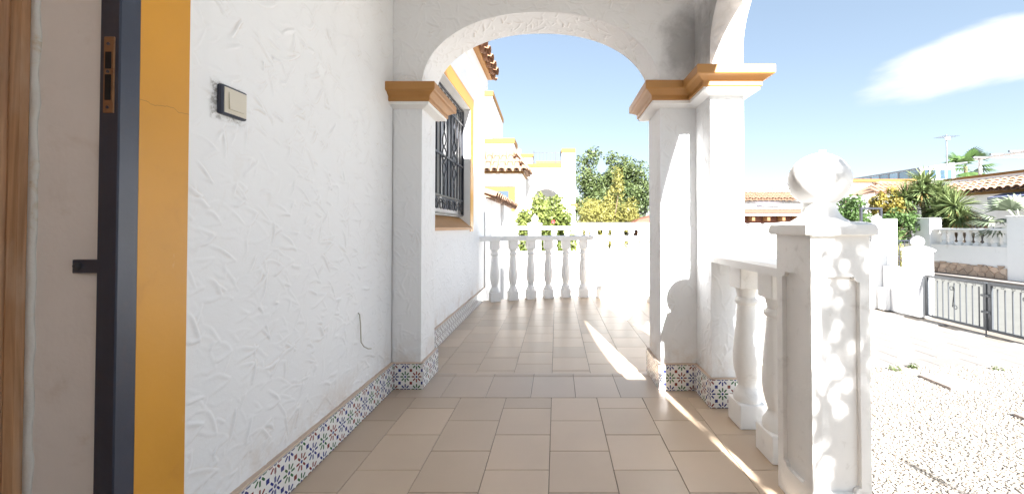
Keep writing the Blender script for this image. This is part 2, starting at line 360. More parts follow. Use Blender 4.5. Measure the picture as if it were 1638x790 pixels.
# ------------------------------------------------------------------ trowelled stucco relief
HN = 1050; HS = 2.1                        # samples, metres (tileable)
def make_relief(sx, sy, seed):
    """imbricated pointed trowel strokes: each flattens what lies under it and leaves a sharp lip along its edge"""
    g = np.random.default_rng(seed); H = np.zeros((HN, HN), np.float32); px = HS / HN
    nx, ny = int(HS / sx), int(HS / sy); C = []
    for i in range(nx):
        for j in range(ny):
            C.append(((i + (0.5 if j % 2 else 0)) * HS / nx + g.normal(0, 0.34 * sx), (j * HS / ny) + g.normal(0, 0.30 * sy)))
    C.sort(key=lambda c: -c[0] + g.normal(0, 0.05))
    wob = g.uniform(0, 6, 4)
    for cu, cv in C:
        a = g.uniform(0.050, 0.100); b = g.uniform(0.020, 0.038)
        th = 0.30 * math.sin(2 * PI * cu / HS + wob[0]) + 0.25 * math.sin(4 * PI * cv / HS + wob[1]) + g.normal(0, 0.30)
        rad = int(a * 1.15 / px) + 3
        ii = np.arange(-rad, rad + 1); A, B = np.meshgrid(ii * px, ii * px, indexing='xy')
        x = A * math.cos(th) + B * math.sin(th); y = -A * math.sin(th) + B * math.cos(th)
        y = y + 0.9 * g.uniform(-1, 1) * x * x / a + 0.0018 * np.sin(x * g.uniform(60, 140) + g.uniform(0, 6))
        ex = g.uniform(1.4, 3.2)
        top = b * (1 - np.abs(np.clip(x / a, -1, 1)) ** ex)
        d = (np.abs(y) - top) / np.sqrt(1 + (2 * b * x / a ** 2) ** 2); d = np.where(np.abs(x) > a, np.maximum(d, np.abs(x) - a), d)
        k1, k2 = g.uniform(0.1, 1, 2); side = np.where(y > 0, k1, k2)
        front = np.clip((x / a - g.uniform(-0.3, 0.4)) * 2.0, 0, 1)
        amp = g.uniform(0.0020, 0.0052)
        ridge = amp * side * front * np.exp(-np.where(d > 0, (d / 0.0032) ** 2, (d / 0.0090) ** 2))
        ins = np.clip(-d / 0.005 + 0.5, 0, 1) * np.clip((x / a + 0.9) * 2, 0, 1)
        c0 = int(cu / px); r0 = int(cv / px)
        rr = (r0 + ii) % HN; cc = (c0 + ii) % HN
        sub = H[np.ix_(rr, cc)]
        H[np.ix_(rr, cc)] = np.maximum(sub * (1 - 0.8 * ins), ridge)
    k = np.arange(HN) / HN * 2 * PI
    H += (0.0012 * np.sin(3 * k)[None, :] * np.sin(2 * k + 1)[:, None] + 0.0010 * np.sin(5 * k + 2)[None, :] * np.sin(4 * k)[:, None]).astype(np.float32)
    return H
RELIEF = make_relief(0.054, 0.040, 3)
def relief(u, v):
    a = (np.asarray(u) / HS % 1) * HN; b = (np.asarray(v) / HS % 1) * HN
    i = a.astype(int) % HN; j = b.astype(int) % HN; fa = a - np.floor(a); fb = b - np.floor(b); i1 = (i + 1) % HN; j1 = (j + 1) % HN
    return (RELIEF[j, i] * (1 - fa) + RELIEF[j, i1] * fa) * (1 - fb) + (RELIEF[j1, i] * (1 - fa) + RELIEF[j1, i1] * fa) * fb
def stucco_grid(name, P, Nrm, U, V, m, parent, amp=1.0, fade=0.012, mask=None, flip=False, rot=False):
    """P: (ny,nx,3) points, Nrm normal, U,V metric coords for the relief"""
    ny, nx = U.shape
    h = relief(V, U) if rot else relief(U, V)
    h = h * amp
    if fade > 0:
        iu = np.minimum(np.arange(nx), np.arange(nx)[::-1]) / max(1, nx - 1) * abs(U[ny // 2, -1] - U[ny // 2, 0])
        h = h * np.clip(iu / fade, 0, 1)[None, :]
    Q = P + h[..., None] * np.asarray(Nrm)
    idx = np.arange(ny * nx).reshape(ny, nx)
    Fq = np.stack([idx[:-1, :-1], idx[:-1, 1:], idx[1:, 1:], idx[1:, :-1]], -1)
    if mask is not None: Fq = Fq[mask[:-1, :-1]]
    Fq = Fq.reshape(-1, 4)
    if flip: Fq = Fq[:, ::-1]
    return ob(name, np_mesh(name, Q.reshape(-1, 3), Fq, m, True), parent)
def panel(name, origin, du, dv, lu, lv, step, m, parent, uo=0, vo=0, amp=1.0, hole=None, rot=False, fade=0.012):
    """flat rectangle; du x dv is the outward normal"""
    nx = max(2, int(lu / step) + 1); ny = max(2, int(lv / step) + 1)
    U, V = np.meshgrid(np.linspace(0, lu, nx), np.linspace(0, lv, ny))
    du = np.array(du, float); dv = np.array(dv, float); n = np.cross(du, dv)
    P = np.array(origin)[None, None] + U[..., None] * du + V[..., None] * dv
    mask = None
    if hole:
        Uc = U + lu / (nx - 1) / 2; Vc = V + lv / (ny - 1) / 2
        mask = ~((Uc > hole[0]) & (Uc < hole[1]) & (Vc > hole[2]) & (Vc < hole[3]))
    return stucco_grid(name, P, n, U + uo, V + vo, m, parent, amp, fade, mask, rot=rot)

# ================================================================== SETTING
SITE = True
GZ = -0.35                                   # garden level before the enlargement, porch floor is 0
bx = lambda *a, **k: MB().box(*a, **k)
g = MB(); g.add([(-3000, -3000, GZ - 0.012), (3000, -3000, GZ - 0.012), (3000, 3000, GZ - 0.012), (-3000, 3000, GZ - 0.012)], [(0, 1, 2, 3)])
struct(g.build('ground', M['ground']))
g = MB(); g.add([(0.78, -6, GZ - 0.006), (5.2, -6, GZ - 0.006), (5.2, 3.55, GZ - 0.006), (0.78, 3.55, GZ - 0.006)], [(0, 1, 2, 3)])
gravel_bed = struct(g.build('gravel_bed', M['gravel_base']))
g = MB(); g.add([(5.45, -60, GZ - 0.007), (9.75, -60, GZ - 0.007), (9.75, 120, GZ - 0.007), (5.45, 120, GZ - 0.007)], [(0, 1, 2, 3)])
struct(g.build('road', M['asphalt']))
road_pave = struct(bx(9.75, 10.25, -20, 40, GZ - 0.3, GZ + 0.10).build('pavement', M['kerb']))
# driveway: one bed, pavers laid on it
drive = struct(bx(-0.7, 5.45, 3.55, 6.2, GZ - 0.3, GZ - 0.010).build('driveway', M['grout']))
pm = bx(0.0, 0.394, 0.0, 0.244, -0.03, 0.0, bev=0.004).mesh('paver', M['paver'])
nrow = 0
y = 3.555
while y < 6.05:
    x = 1.2 + (0.2 if nrow % 2 else 0)
    while x < 5.0:
        ob('paver', pm, drive, T((x, y, GZ + random.uniform(-0.0015, 0.0015)))); x += 0.4
    y += 0.25; nrow += 1

# gravel: tens of thousands of little stones = stuff
def gravel():
    n = 60000
    # density follows what is in view
    Y = rng.uniform(1.35, 3.6, n); X = rng.uniform(0.80, 5.1, n)
    keep = (X / Y < 1.55) & (X / Y > 0.65); X = X[keep]; Y = Y[keep]; n = len(X)
    base = np.array([(1, 0, 0), (-1, 0, 0), (0, 1, 0), (0, -1, 0), (0, 0, 1), (0, 0, -1)], float)
    tri = np.array([(0, 2, 4), (2, 1, 4), (1, 3, 4), (3, 0, 4), (2, 0, 5), (1, 2, 5), (3, 1, 5), (0, 3, 5)])
    sc = rng.uniform(0.004, 0.0085, n); th = rng.uniform(0, 2 * PI, n)
    V = base[None] * (1 + rng.uniform(-0.28, 0.28, (n, 6, 3))) 
    V = V + rng.uniform(-0.2, 0.2, (n, 6, 3))
    V *= sc[:, None, None] * np.array([1.25, 0.95, 0.20])
    c, s = np.cos(th)[:, None], np.sin(th)[:, None]
    Xr = V[..., 0] * c - V[..., 1] * s; Yr = V[..., 0] * s + V[..., 1] * c
    V = np.stack([Xr + X[:, None], Yr + Y[:, None], V[..., 2] + GZ + rng.uniform(-0.004, 0.001, n)[:, None]], -1)
    Fq = (tri[None] + (np.arange(n) * 6)[:, None, None]).reshape(-1, 3)
    shade = np.repeat(rng.random(n), 8)
    m, nt, b = nodes_of('gravel_stones')
    at = nt.nodes.new('ShaderNodeAttribute'); at.attribute_name = 'shade'
    rp = nt.nodes.new('ShaderNodeValToRGB'); nt.links.new(at.outputs['Fac'], rp.inputs[0])
    e = rp.color_ramp.elements; e[0].color = (0.23, 0.175, 0.12, 1); e[1].color = (0.44, 0.415, 0.375, 1); e[1].position = 0.9
    k = e.new(0.18); k.color = (0.27, 0.23, 0.185, 1); k = e.new(0.35); k.color = (0.34, 0.31, 0.265, 1)
    nt.links.new(rp.outputs[0], b.inputs['Base Color']); b.inputs['Roughness'].default_value = 0.85
    o = ob('gravel_stones', np_mesh('gravel_stones', V.reshape(-1, 3), Fq, m, False, shade))
    stuff(tag(o, 'pale cream gravel stones covering the garden beside the porch', 'gravel'))
gravel()

# ================================================================== PORCH FLOOR
SITE = False; GP = -0.7504                  # garden level after the enlargement
PT = 0.2525; X0 = -0.028
porch = struct(bx(-1.3, 1.02, -1.7, 2.482, GP, -0.004).build('porch_floor', M['grout']))
tile_cache = {}
def floor_tile(parent, x0, x1, y0, y1, z, m, top=None, name='floor_tile'):
    j = 0.0012
    x0 += j; x1 -= j; y0 += j; y1 -= j
    if x1 - x0 < 0.02: return
    tilt = random.uniform(-0.0006, 0.0004)
    if top is None:
        key = (round(x1 - x0, 4), round(y1 - y0, 4), m.name)
        if key not in tile_cache: tile_cache[key] = bx(0, x1 - x0, 0, y1 - y0, -0.012, 0, bev=0.0014).mesh(name, m)
        ob(name, tile_cache[key], parent, T((x0, y0, z + tilt)))
    else:
        n = 5; xs = [x0 + (x1 - x0) * i / n for i in range(n + 1)]
        ys = [min(y1, top(x)) for x in xs]
        if max(ys) - y0 < 0.02: return
        poly = [(x, y0) for x in xs] + [(x, max(y, y0 + 0.001)) for x, y in zip(xs[::-1], ys[::-1])]
        MB().prism(poly, z + tilt - 0.012, z + tilt).build(name, m, parent)
for k in range(-4, 5):
    xa, xb = X0 + k * PT, X0 + (k + 1) * PT
    xa = max(xa, -0.97); xb = min(xb, 1.015)
    if xb - xa < 0.02: continue
    off = 0 if k % 2 == 0 else PT / 2
    r = -2
    while True:
        ya = 1.3737 + off - 0.126 * 0 + (r - 2) * PT; yb = ya + PT; r += 1
        if ya >= 2.128: break
        if yb < 0.3: continue
        floor_tile(porch, xa, xb, ya, min(yb, 2.13), 0.0, M['tile'])
for k in range(-5, 5):
    xa, xb = max(X0 - 0.117 + k * PT, -0.97), min(X0 - 0.117 + (k + 1) * PT, 1.015)
    if xb - xa > 0.02:
        floor_tile(porch, xa, xb, 2.13, 2.43, 0.0, M['tile_edge'], name='nosing_tile')
        bx(xa + .0016, xb - .0016, 2.4315, 2.452, -0.012, 0.0005, bev=0.001).build('nosing_strip', M['tile_edge'], porch)
        bx(xa + .0016, xb - .0016, 2.4545, 2.484, -0.012, 0.001, bev=0.001).build('nosing_strip', M['tile_edge'], porch)
# terrace beyond the arch, rounded at its far end
ARC = [(-1.02, 4.84), (-0.80, 4.94), (-0.563, 5.035), (-0.328, 5.12), (-0.077, 5.19), (0.164, 5.235), (0.414, 5.245), (0.64, 5.21), (0.85, 5.13), (1.05, 5.02), (1.25, 4.86), (1.44, 4.62), (1.57, 4.30), (1.60, 3.95)]
AX = np.array([p[0] for p in ARC]); AY = np.array([p[1] for p in ARC])
def arc_y(x): return float(np.interp(x, AX[:-1], AY[:-1]))
TZ = -0.012
pts = [(p[0], p[1] + 0.10) for p in ARC[:9]] + [(1.12, 5.10), (1.33, 4.92), (1.53, 4.66), (1.67, 4.32), (1.70, 3.95), (1.2, 2.487), (-1.02, 2.487)]
terrace = struct(MB().prism(pts, GP, TZ - 0.004).build('terrace_floor', M['grout']))
def terr_top(x):
    return arc_y(x) + 0.095 if x < 1.05 else float(np.interp(x, [1.05, 1.12, 1.33, 1.53, 1.66], [5.11, 5.09, 4.91, 4.65, 4.3]))
for k in range(-4, 7):
    xa, xb = max(X0 + k * PT, -0.985), min(X0 + (k + 1) * PT, 1.66)
    off = 0.07 if k % 2 == 0 else 0.07 + PT / 2
    r = -1
    while True:
        ya = 2.489 + off + (r - 0) * PT - (PT if True else 0) * 0; yb = ya + PT; r += 1
        if ya > 5.35: break
        ya_ = max(ya, 2.489)
        if yb - ya_ < 0.02: continue
        if xa > 1.1 and yb < 2.489 + (xa - 1.1) * 3.0: continue
        floor_tile(terrace, xa, xb, ya_, yb, TZ, M['tile'], top=terr_top if yb > 4.7 else None)

# ================================================================== THE HOUSE
house = thing('white_house', 'white stucco house with ochre trimmed arched porch, window grille and tiled eave', 'house', (-1.0, 1.0, 0))
WX = -0.972
panel('side_wall', (WX, 0.998, 0.0), (0, 1, 0), (0, 0, 1), 1.245, 2.56, 0.0031, M['stucco'], house, 0.3, 0.1, 1.0)
bx(-1.6, -0.988, 0.848, 2.6, GP, 2.62).build('wall_core', M['plaster'], house)
WIN = (2.93, 4.25, 0.95, 2.27)
panel('side_wall', (WX, 2.495, -0.012), (0, 1, 0), (0, 0, 1), 2.60, 2.96, 0.0068, M['stucco'], house, 0.9, 0.0, 1.0, hole=(WIN[0] - 2.495, WIN[1] - 2.495, WIN[2] + 0.012, WIN[3] + 0.012))
for nm, a in (('wall_core', (-3.6, -0.985, 2.6, WIN[0], GP, 2.95)), ('wall_core', (-3.6, -0.985, WIN[1], 5.095, GP, 2.95)), ('wall_core', (-3.6, -0.985, WIN[0], WIN[1], GP, WIN[2] - 0.02)), ('wall_core', (-3.6, -0.985, WIN[0], WIN[1], WIN[3], 2.95))):
    bx(*a).build(nm, M['white'], house)
bx(-1.6, -0.972, -1.7, -0.08, GP, 2.62).build('wall_core', M['white'], house)
bx(-1.6, -0.972, -0.08, 0.848, 2.12, 2.62).build('door_lintel', M['white'], house)
bx(-1.6, 1.03, -1.9, -1.7, GP, 3.5).build('rear_sun_block_wall', M['white'], house)  # unseen wall, made this tall to keep direct sun out of the porch
bx(-1.6, 1.035, -0.65, 2.52, 2.56, 2.8).build('porch_roof', M['white'], house)  # rear edge cut short so sky light brightens the door reveal
# ochre band and door frame
bx(-0.99, -0.967, 0.874, 0.998, 0.0, 2.25, bev=0.003).build('painted_jamb_band', M['ochre_gloss'], house)
df = bx(-1.007, -0.962, 0.831, 0.874, 0.0, 2.10, bev=0.0025).build('door_frame', M['steel_dark'], house)
df['label'] = 'dark blue black steel gate frame with brass strike plate'
MB().box(-0.995, -0.972, 0.8285, 0.8318, 1.20, 1.368, bev=0.0008).build('strike_plate', M['brass'], df)
for za, zb in ((1.297, 1.334), (1.228, 1.284)):
    bx(-0.990, -0.9775, 0.8272, 0.8284, za, zb).build('strike_opening', M['black'], df)
for zz in (1.352, 1.2905, 1.212):
    MB().tube([(-0.9845, 0.8284, zz), (-0.9845, 0.8274, zz)], 0.0035, 10).build('screw', M['steel_dark'], df)
bx(-1.068, -1.006, 0.838, 0.846, 0.848, 0.878, bev=0.001).build('anchor_tab', M['steel_dark'], df)
MB().lathe([(0.0001, 0), (0.008, 0), (0.008, 0.004), (0.004, 0.006), (0.0001, 0.006)], 0, 0, 10).build('bolt', M['gate_grey'], df, T((-1.055, 0.838, 0.864)) @ Matrix.Rotation(R(90), 4, 'X'))
# wooden door frame deep in the reveal
wf = thing('wooden_front_door', 'brown weathered wooden door frame at the far left edge', 'door', (-1.25, 0.3, 0))
rings = []
prof = [(-1.172, 0.848), (-1.176, 0.828), (-1.190, 0.822), (-1.200, 0.826), (-1.206, 0.818), (-1.222, 0.812), (-1.226, 0.800), (-1.330, 0.796), (-1.330, 0.848)]
MB().loft([[(x, y, z) for x, y in prof[::-1]] for z in (0.0, 2.1)]).build('door_jamb', M['door_wood'], wf)
bx(-1.30, -1.255, -0.06, 0.795, 0.01, 2.09).build('door_leaf', M['door_wood'], wf)
ck = MB(); cs = []
for i in range(60):
    z = i * 0.036; wv = 0.004 + 0.0025 * math.sin(i * 1.7) + random.uniform(-0.0015, 0.0015)
    cs.append([(-1.174, 0.8485, z), (-1.172, 0.840, z), (-1.166 + wv, 0.8445, z), (-1.163 + wv, 0.8485, z)])
ck.loft(cs).build('caulk_bead', M['caulk'], wf, sm=True)

# pillars -------------------------------------------------------------
SPR = 1.775
def stucco_face(*a, **k): return panel(*a, **k)
st = 0.0038
bx(-0.985, -0.807, 2.257, 2.493, 0, SPR).build('left_pillar_core', M['white'], house)
panel('left_pillar_face', (-0.972, 2.25, 0), (1, 0, 0), (0, 0, 1), 0.172, SPR, st, M['stucco'], house, 1.2, 0.7, 0.8, rot=True)
panel('left_pillar_face', (-0.80, 2.25, 0), (0, 1, 0), (0, 0, 1), 0.25, SPR, st, M['stucco'], house, 0.2, 1.3, 0.9, rot=True)
bx(0.619, 0.83, 2.239, 2.493, 0, SPR).build('right_pillar_core', M['white'], house)
bx(0.830, 0.994, 2.027, 2.493, 0, SPR).build('right_pillar_core', M['white'], house)
panel('right_pillar_face', (0.612, 2.5, 0), (0, -1, 0), (0, 0, 1), 0.268, SPR, st, M['stucco'], house, 0.5, 0.3, 0.9, rot=True)
panel('right_pillar_face', (0.612, 2.232, 0), (1, 0, 0), (0, 0, 1), 0.214, SPR, st, M['stucco'], house, 1.7, 0.2, 0.9, rot=True)
panel('right_pillar_face', (0.823, 2.234, 0), (0, -1, 0), (0, 0, 1), 0.214, SPR, st, M['stucco'], house, 1.0, 1.1, 0.9, rot=True)
panel('right_pillar_face', (0.823, 2.02, 0), (1, 0, 0), (0, 0, 1), 0.178, SPR, st, M['stucco'], house, 0.1, 0.5, 0.8, rot=True)
panel('right_pillar_face', (1.001, 2.02, 0), (0, 1, 0), (0, 0, 1), 0.48, SPR, 0.012, M['stucco'], house, 0.7, 1.6, 0.9, rot=True)
panel('right_pillar_face', (1.001, 2.5, 0), (-1, 0, 0), (0, 0, 1), 0.389, SPR, 0.012, M['stucco'], house, 1.7, 0.6, 0.9, rot=True)
bx(0.823, 1.001, -1.7, -0.6, GP, SPR).build('rear_pillar', M['white'], house)

# arches --------------------------------------------------------------
def arch_wall(name, ua, ub, oa, ob_, spring, stilt, rise, ztop, th, fn, m, step, uo, vo, back=True, expo=2.0):
    """wall over an opening oa..ob_ spanning ua..ub; fn(u, d, z)->xyz with d the depth 0..th"""
    c = (oa + ob_) / 2; a = (ob_ - oa) / 2
    def az(u):
        t = np.clip(np.abs((u - c) / a), 0, 1); return np.where(np.abs(u - c) >= a, spring, stilt + rise * (1 - t ** expo) ** (1 / expo))
    nz = int((ztop - spring) / step) + 1
    # columns, denser at the springings
    th_ = np.linspace(0, PI, int((ob_ - oa) * 1.35 / step)); uarc = c - a * np.cos(th_)
    ul = np.arange(ua, oa - 1e-4, step) if oa - ua > 1e-3 else np.array([]); ur = np.arange(ub, ob_ + 1e-4, -step)[::-1] if ub - ob_ > 1e-3 else np.array([])
    u = np.concatenate([ul, uarc, ur])
    zb = az(u); zb[len(ul)] = spring; zb[len(ul) + len(uarc) - 1] = spring
    if len(ul): ul_last = len(ul)
    t = np.linspace(0, 1, nz)[:, None]
    U = np.repeat(u[None], nz, 0); Z = zb[None] * (1 - t) + ztop * t
    for side, d in ((0, 0.0), (1, th)):
        if side == 1 and not back: continue
        h = relief(U + uo, Z + vo) * (1.0 if side == 0 else 0.8)
        h = h * np.clip((Z - zb[None]) / 0.012, 0, 1)
        D = np.full_like(U, d) + (-h if side == 0 else h)
        P = fn(U, D, Z)
        ny, nx = U.shape; idx = np.arange(ny * nx).reshape(ny, nx)
        Fq = np.stack([idx[:-1, :-1], idx[:-1, 1:], idx[1:, 1:], idx[1:, :-1]], -1).reshape(-1, 4)
        ob(name, np_mesh(name, P.reshape(-1, 3), Fq if side == 0 else Fq[:, ::-1], m, True), house)
    # intrados
    ui = np.concatenate([[oa], uarc, [ob_]]); zi = np.concatenate([[spring], stilt + rise * (1 - np.clip(np.abs((uarc - c) / a), 0, 1) ** expo) ** (1 / expo), [spring]])
    s = np.concatenate([[0], np.cumsum(np.hypot(np.diff(ui), np.diff(zi)))])
    ns = int(s[-1] / step); ss = np.linspace(0, s[-1], ns); ui = np.interp(ss, s, ui); zi = np.interp(ss, s, zi)
    nd = max(2, int(th / step)); dd = np.linspace(0, th, nd)
    tx = np.gradient(ui); tz = np.gradient(zi); L_ = np.hypot(tx, tz); nxn, nzn = tz / L_, -tx / L_
    Uu = np.repeat(ui[:, None], nd, 1); Zz = np.repeat(zi[:, None], nd, 1); Dd = np.repeat(dd[None], ns, 0)
    h = relief(Dd + uo + 0.4, np.repeat(ss[:, None], nd, 1) + vo) * 1.1
    h = h * np.clip(np.minimum(Dd, th - Dd) / 0.012, 0, 1)
    P = fn(Uu + h * nxn[:, None], Dd, Zz + h * nzn[:, None])
    idx = np.arange(ns * nd).reshape(ns, nd)
    Fq = np.stack([idx[:-1, :-1], idx[1:, :-1], idx[1:, 1:], idx[:-1, 1:]], -1).reshape(-1, 4)
    ob(name.replace('wall', 'soffit'), np_mesh(name, P.reshape(-1, 3), Fq, m, True), house)
arch_wall('front_arch_wall', -0.972, 0.840, -0.80, 0.612, SPR, 1.775, 0.455, 2.56, 0.255, lambda u, d, z: np.stack([u, 2.245 + d, z], -1), M['stucco_stained'], 0.0042, 0.2, 0.4, expo=2.15)
arch_wall('side_arch_wall', -1.7, 2.245, -0.6, 2.02, SPR, 1.90, 0.50, 2.56, 0.178, lambda u, d, z: np.stack([0.823 + d, u, z], -1), M['stucco_stained'], 0.007, 0.9, 0.8, expo=2.2)

# capitals ------------------------------------------------------------
def offs(poly, d):
    """offset an axis-aligned counter-clockwise polygon outward"""
    n = len(poly); out = []
    for i in range(n):
        p0, p1, p2 = Vector(poly[i - 1]), Vector(poly[i]), Vector(poly[(i + 1) % n])
        a = (p1 - p0).normalized(); b = (p2 - p1).normalized()
        na = Vector((a.y, -a.x)); nb = Vector((b.y, -b.x))
        out.append(tuple(p1 + na * d + nb * d) if abs(a.dot(b)) < 0.5 else tuple(p1 + na * d))
    return out
def capital(poly, nm):
    c = MB(); prof = [(0.062, 1.678), (0.066, 1.682), (0.066, 1.703), (0.072, 1.709), (0.094, 1.724), (0.106, 1.728), (0.110, 1.733), (0.110, 1.772), (0.106, 1.777), (0.09, 1.779)]
    rings = [[(x, y, z) for x, y in offs(poly, d)] for d, z in prof]
    c.loft(rings); o = c.build(nm, M['ochre'], house)
    e = MB(); e.loft([[(x, y, z) for x, y in offs(poly, d)] for d, z in [(0.002, 1.650), (0.03, 1.656), (0.056, 1.662), (0.058, 1.6775)]])
    e.build(nm + '_bed_moulding', M['white'], house)
    return o
capital([(-0.98, 2.25), (-0.80, 2.25), (-0.80, 2.5), (-0.98, 2.5)], 'capital')
capital([(0.612, 2.232), (0.823, 2.232), (0.823, 2.02), (1.001, 2.02), (1.001, 2.5), (0.612, 2.5)], 'capital')

# talavera skirting ---------------------------------------------------
skirt = bx(-0.985, -0.955, 1.0, 2.24, 0.1505, 0.158).build('skirting_mortar', M['mortar'], house)
def skirt_tile(p0, p1, nrm, h=0.149, u0=0.0, full=0.2):
    """vertical tile between ground points p0->p1 (left to right seen from outside)"""
    p0 = Vector(p0); p1 = Vector(p1); n = Vector(nrm); L = (p1 - p0).length; e = (p1 - p0) / L
    a = p0 + e * 0.0006; b = p1 - e * 0.0006; t = 0.018
    v = []
    for d in (0, -t):
        for q in (a, b):
            for z in (0.002, h): v.append(tuple(q + n * d + Vector((0, 0, z))))
    f = [(0, 2, 3, 1), (4, 5, 7, 6), (0, 1, 5, 4), (2, 6, 7, 3), (1, 3, 7, 5), (0, 4, 6, 2)]
    me = mesh_from('skirting_tile', v, f, M['talavera']); uv = me.uv_layers.new(name='UVMap')
    us = u0 * 3; ue = (u0 + L / full) * 3
    cc = {0: (us, -1), 1: (us, 1), 2: (ue, -1), 3: (ue, 1)}
    for poly in me.polygons:
        for li in poly.loop_indices:
            k = me.loops[li].vertex_index; base = cc[k % 4]
            if poly.index in (2, 3): base = (us + 0.5, 0.25)
            if poly.index in (4, 5, 1): base = (0.5, 0.25)
            uv.data[li].uv = base
    return ob('skirting_tile', me, skirt)
def skirt_run(p0, p1, nrm, start=0.0, z=0.0):
    p0 = Vector((*p0, z)); p1 = Vector((*p1, z)); L = (p1 - p0).length; e = (p1 - p0) / L; s = 0.0; u = start
    while s < L - 0.004:
        w_ = min(0.2 * (1 - u), L - s)
        skirt_tile(p0 + e * s, p0 + e * (s + w_), nrm, u0=u); s += w_; u = 0.0
skirt_run((-0.951, 1.0), (-0.951, 2.234), (1, 0, 0), 0.52)
skirt_run((-0.951, 2.232), (-0.782, 2.232), (0, -1, 0), 0.0)
skirt_run((-0.781, 2.232), (-0.781, 2.52), (1, 0, 0), 0.0)
skirt_run((-0.951, 2.52), (-0.951, 5.10), (1, 0, 0), 0.0, TZ)
bx(-0.985, -0.955, 2.52, 5.10, 0.138, 0.146).build('skirting_mortar', M['mortar'], house)
skirt_run((0.594, 2.52), (0.594, 2.214), (-1, 0, 0), 0.3)
skirt_run((0.594, 2.214), (0.806, 2.214), (0, -1, 0), 0.0)
skirt_run((0.805, 2.214), (0.805, 2.002), (-1, 0, 0), 0.0)
skirt_run((0.805, 2.002), (1.005, 2.002), (0, -1, 0), 0.0)
for a in ((0.597, 0.612, 2.217, 2.52), (0.597, 0.823, 2.217, 2.232), (0.808, 0.823, 2.005, 2.232), (0.808, 1.003, 2.005, 2.02)):
    bx(a[0], a[1], a[2], a[3], 0.12, 0.1545 + 0.0005 * a[1]).build('skirting_mortar', M['mortar'], house)
for a in ((-0.972, -0.785, 2.235, 2.25), (-0.80, -0.785, 2.2355, 2.515)):
    bx(a[0], a[1], a[2], a[3], 0.12, 0.1535 + 0.001 * abs(a[0])).build('skirting_mortar', M['mortar'], house)

# window --------------------------------------------------------------
wy0, wy1, wz0, wz1 = WIN
win = bx(-1.135, -1.120, wy0, wy1, wz0, wz1).build('window', M['blind_glass'], house)
b_ = 0.15
wb = MB()
wb.box(-0.985, -0.962, wy1 + .001, wy1 + b_, wz0 - 0.05, wz1 + b_); wb.box(-0.985, -0.962, wy0 - b_, wy0 - .001, wz0 - 0.05, wz1 + b_); wb.box(-0.985, -0.9621, wy0, wy1, wz1 + .001, wz1 + b_)
wb.build('window_surround', M['ochre_gloss'], win)
wr = MB()
wr.box(-1.13, -0.966, wy1 - 0.006, wy1 - 0.0005, wz0, wz1); wr.box(-1.13, -0.966, wy0 + 0.0005, wy0 + 0.006, wz0, wz1); wr.box(-1.13, -0.966, wy0 + .006, wy1 - .006, wz1 - 0.006, wz1 - 0.0005)
wr.build('window_reveal', M['white'], win)
sv = MB(); sv.loft([[(-1.13, y, wz0 - 0.03), (-0.945, y, wz0 - 0.03), (-0.945, y, wz0 - 0.005), (-0.96, y, wz0 + 0.004), (-1.085, y, wz0 + 0.105), (-1.13, y, wz0 + 0.112)] for y in (wy0 + 0.007, wy1 + 0.03)])
sv.build('window_sill', M['ochre'], win)
fr = MB()
for y in (wy0 + 0.01, (wy0 + wy1) / 2 - 0.03, wy1 - 0.07): fr.box(-1.12, -1.095, y, y + 0.06, wz0 + 0.113, wz1 - 0.01)
for z in (wz0 + 0.113, wz1 - 0.07): fr.box(-1.1195, -1.0955, wy0 + 0.01, wy1 - 0.01, z, z + 0.06)
fr.build('window_frame', M['white'], win)
gr = MB(); GX = -1.045; gy0, gy1, gz0, gz1 = wy0 + 0.02, wy1 - 0.03, 1.075, 2.235
for z in (gz0, gz0 + 0.16, gz1 - 0.16, gz1): gr.box(GX - 0.006, GX + 0.006, gy0, gy1, z - 0.009, z + 0.009)
for y in (gy0, gy1): gr.box(GX - 0.0125, GX + 0.0125, y - 0.0125, y + 0.0125, gz0, gz1)
gr.box(GX - 0.011, GX + 0.011, gy0, wy1 - 0.005, 1.600, 1.618)
for z in (gz0 + 0.16, gz1 - 0.16): gr.box(GX - 0.005, GX + 0.005, gy1, wy1 - 0.005, z - 0.007, z + 0.007)
grille = gr.build('grille_frame', M['iron'], win)
gb = MB().box(-0.0065, 0.0065, -0.0065, 0.0065, gz0 + 0.16, gz1 - 0.16).mesh('grille_bar', M['iron'])
nb = 11
for i in range(1, nb):
    y = gy0 + (gy1 - gy0) * i / nb
    if i in (5, 8): 
        # bar with twisted knot
        t = MB(); t.box(GX - 0.0065, GX + 0.0065, y - 0.0065, y + 0.0065, gz0 + 0.16, 1.33); t.box(GX - 0.0065, GX + 0.0065, y - 0.0065, y + 0.0065, 1.92, gz1 - 0.16)
        for ph in (0, PI):
            t.tube([(GX + 0.022 * math.cos(ph + k * 0.55) * math.sin(PI * k / 24), y + 0.022 * math.sin(ph + k * 0.55) * math.sin(PI * k / 24), 1.33 + 0.59 * k / 24) for k in range(25)], 0.006, 5)
        t.build('grille_bar', M['iron'], win)
    else: ob('grille_bar', gb, win, T((GX, y, 0)))
def scroll(cx, cz, r, s=1, turns=1.35, n=18, ph=0.0):
    return [(cx + s * r * (1 - 0.62 * k / n) * math.cos(ph + 2 * PI * turns * k / n), cz + r * (1 - 0.62 * k / n) * math.sin(ph + 2 * PI * turns * k / n)) for k in range(n + 1)]
for zz in (gz0 + 0.08, gz1 - 0.08):
    for i in range(6):
        y = gy0 + (gy1 - gy0) * (i + 0.5) / 6; s = MB()
        for sg in (-1, 1): s.tube([(GX, y + sg * 0.045 + a * 0.9, zz + b) for a, b in scroll(0, 0, 0.058, sg)], 0.0055, 5)
        s.build('grille_scroll', M['iron'], win)
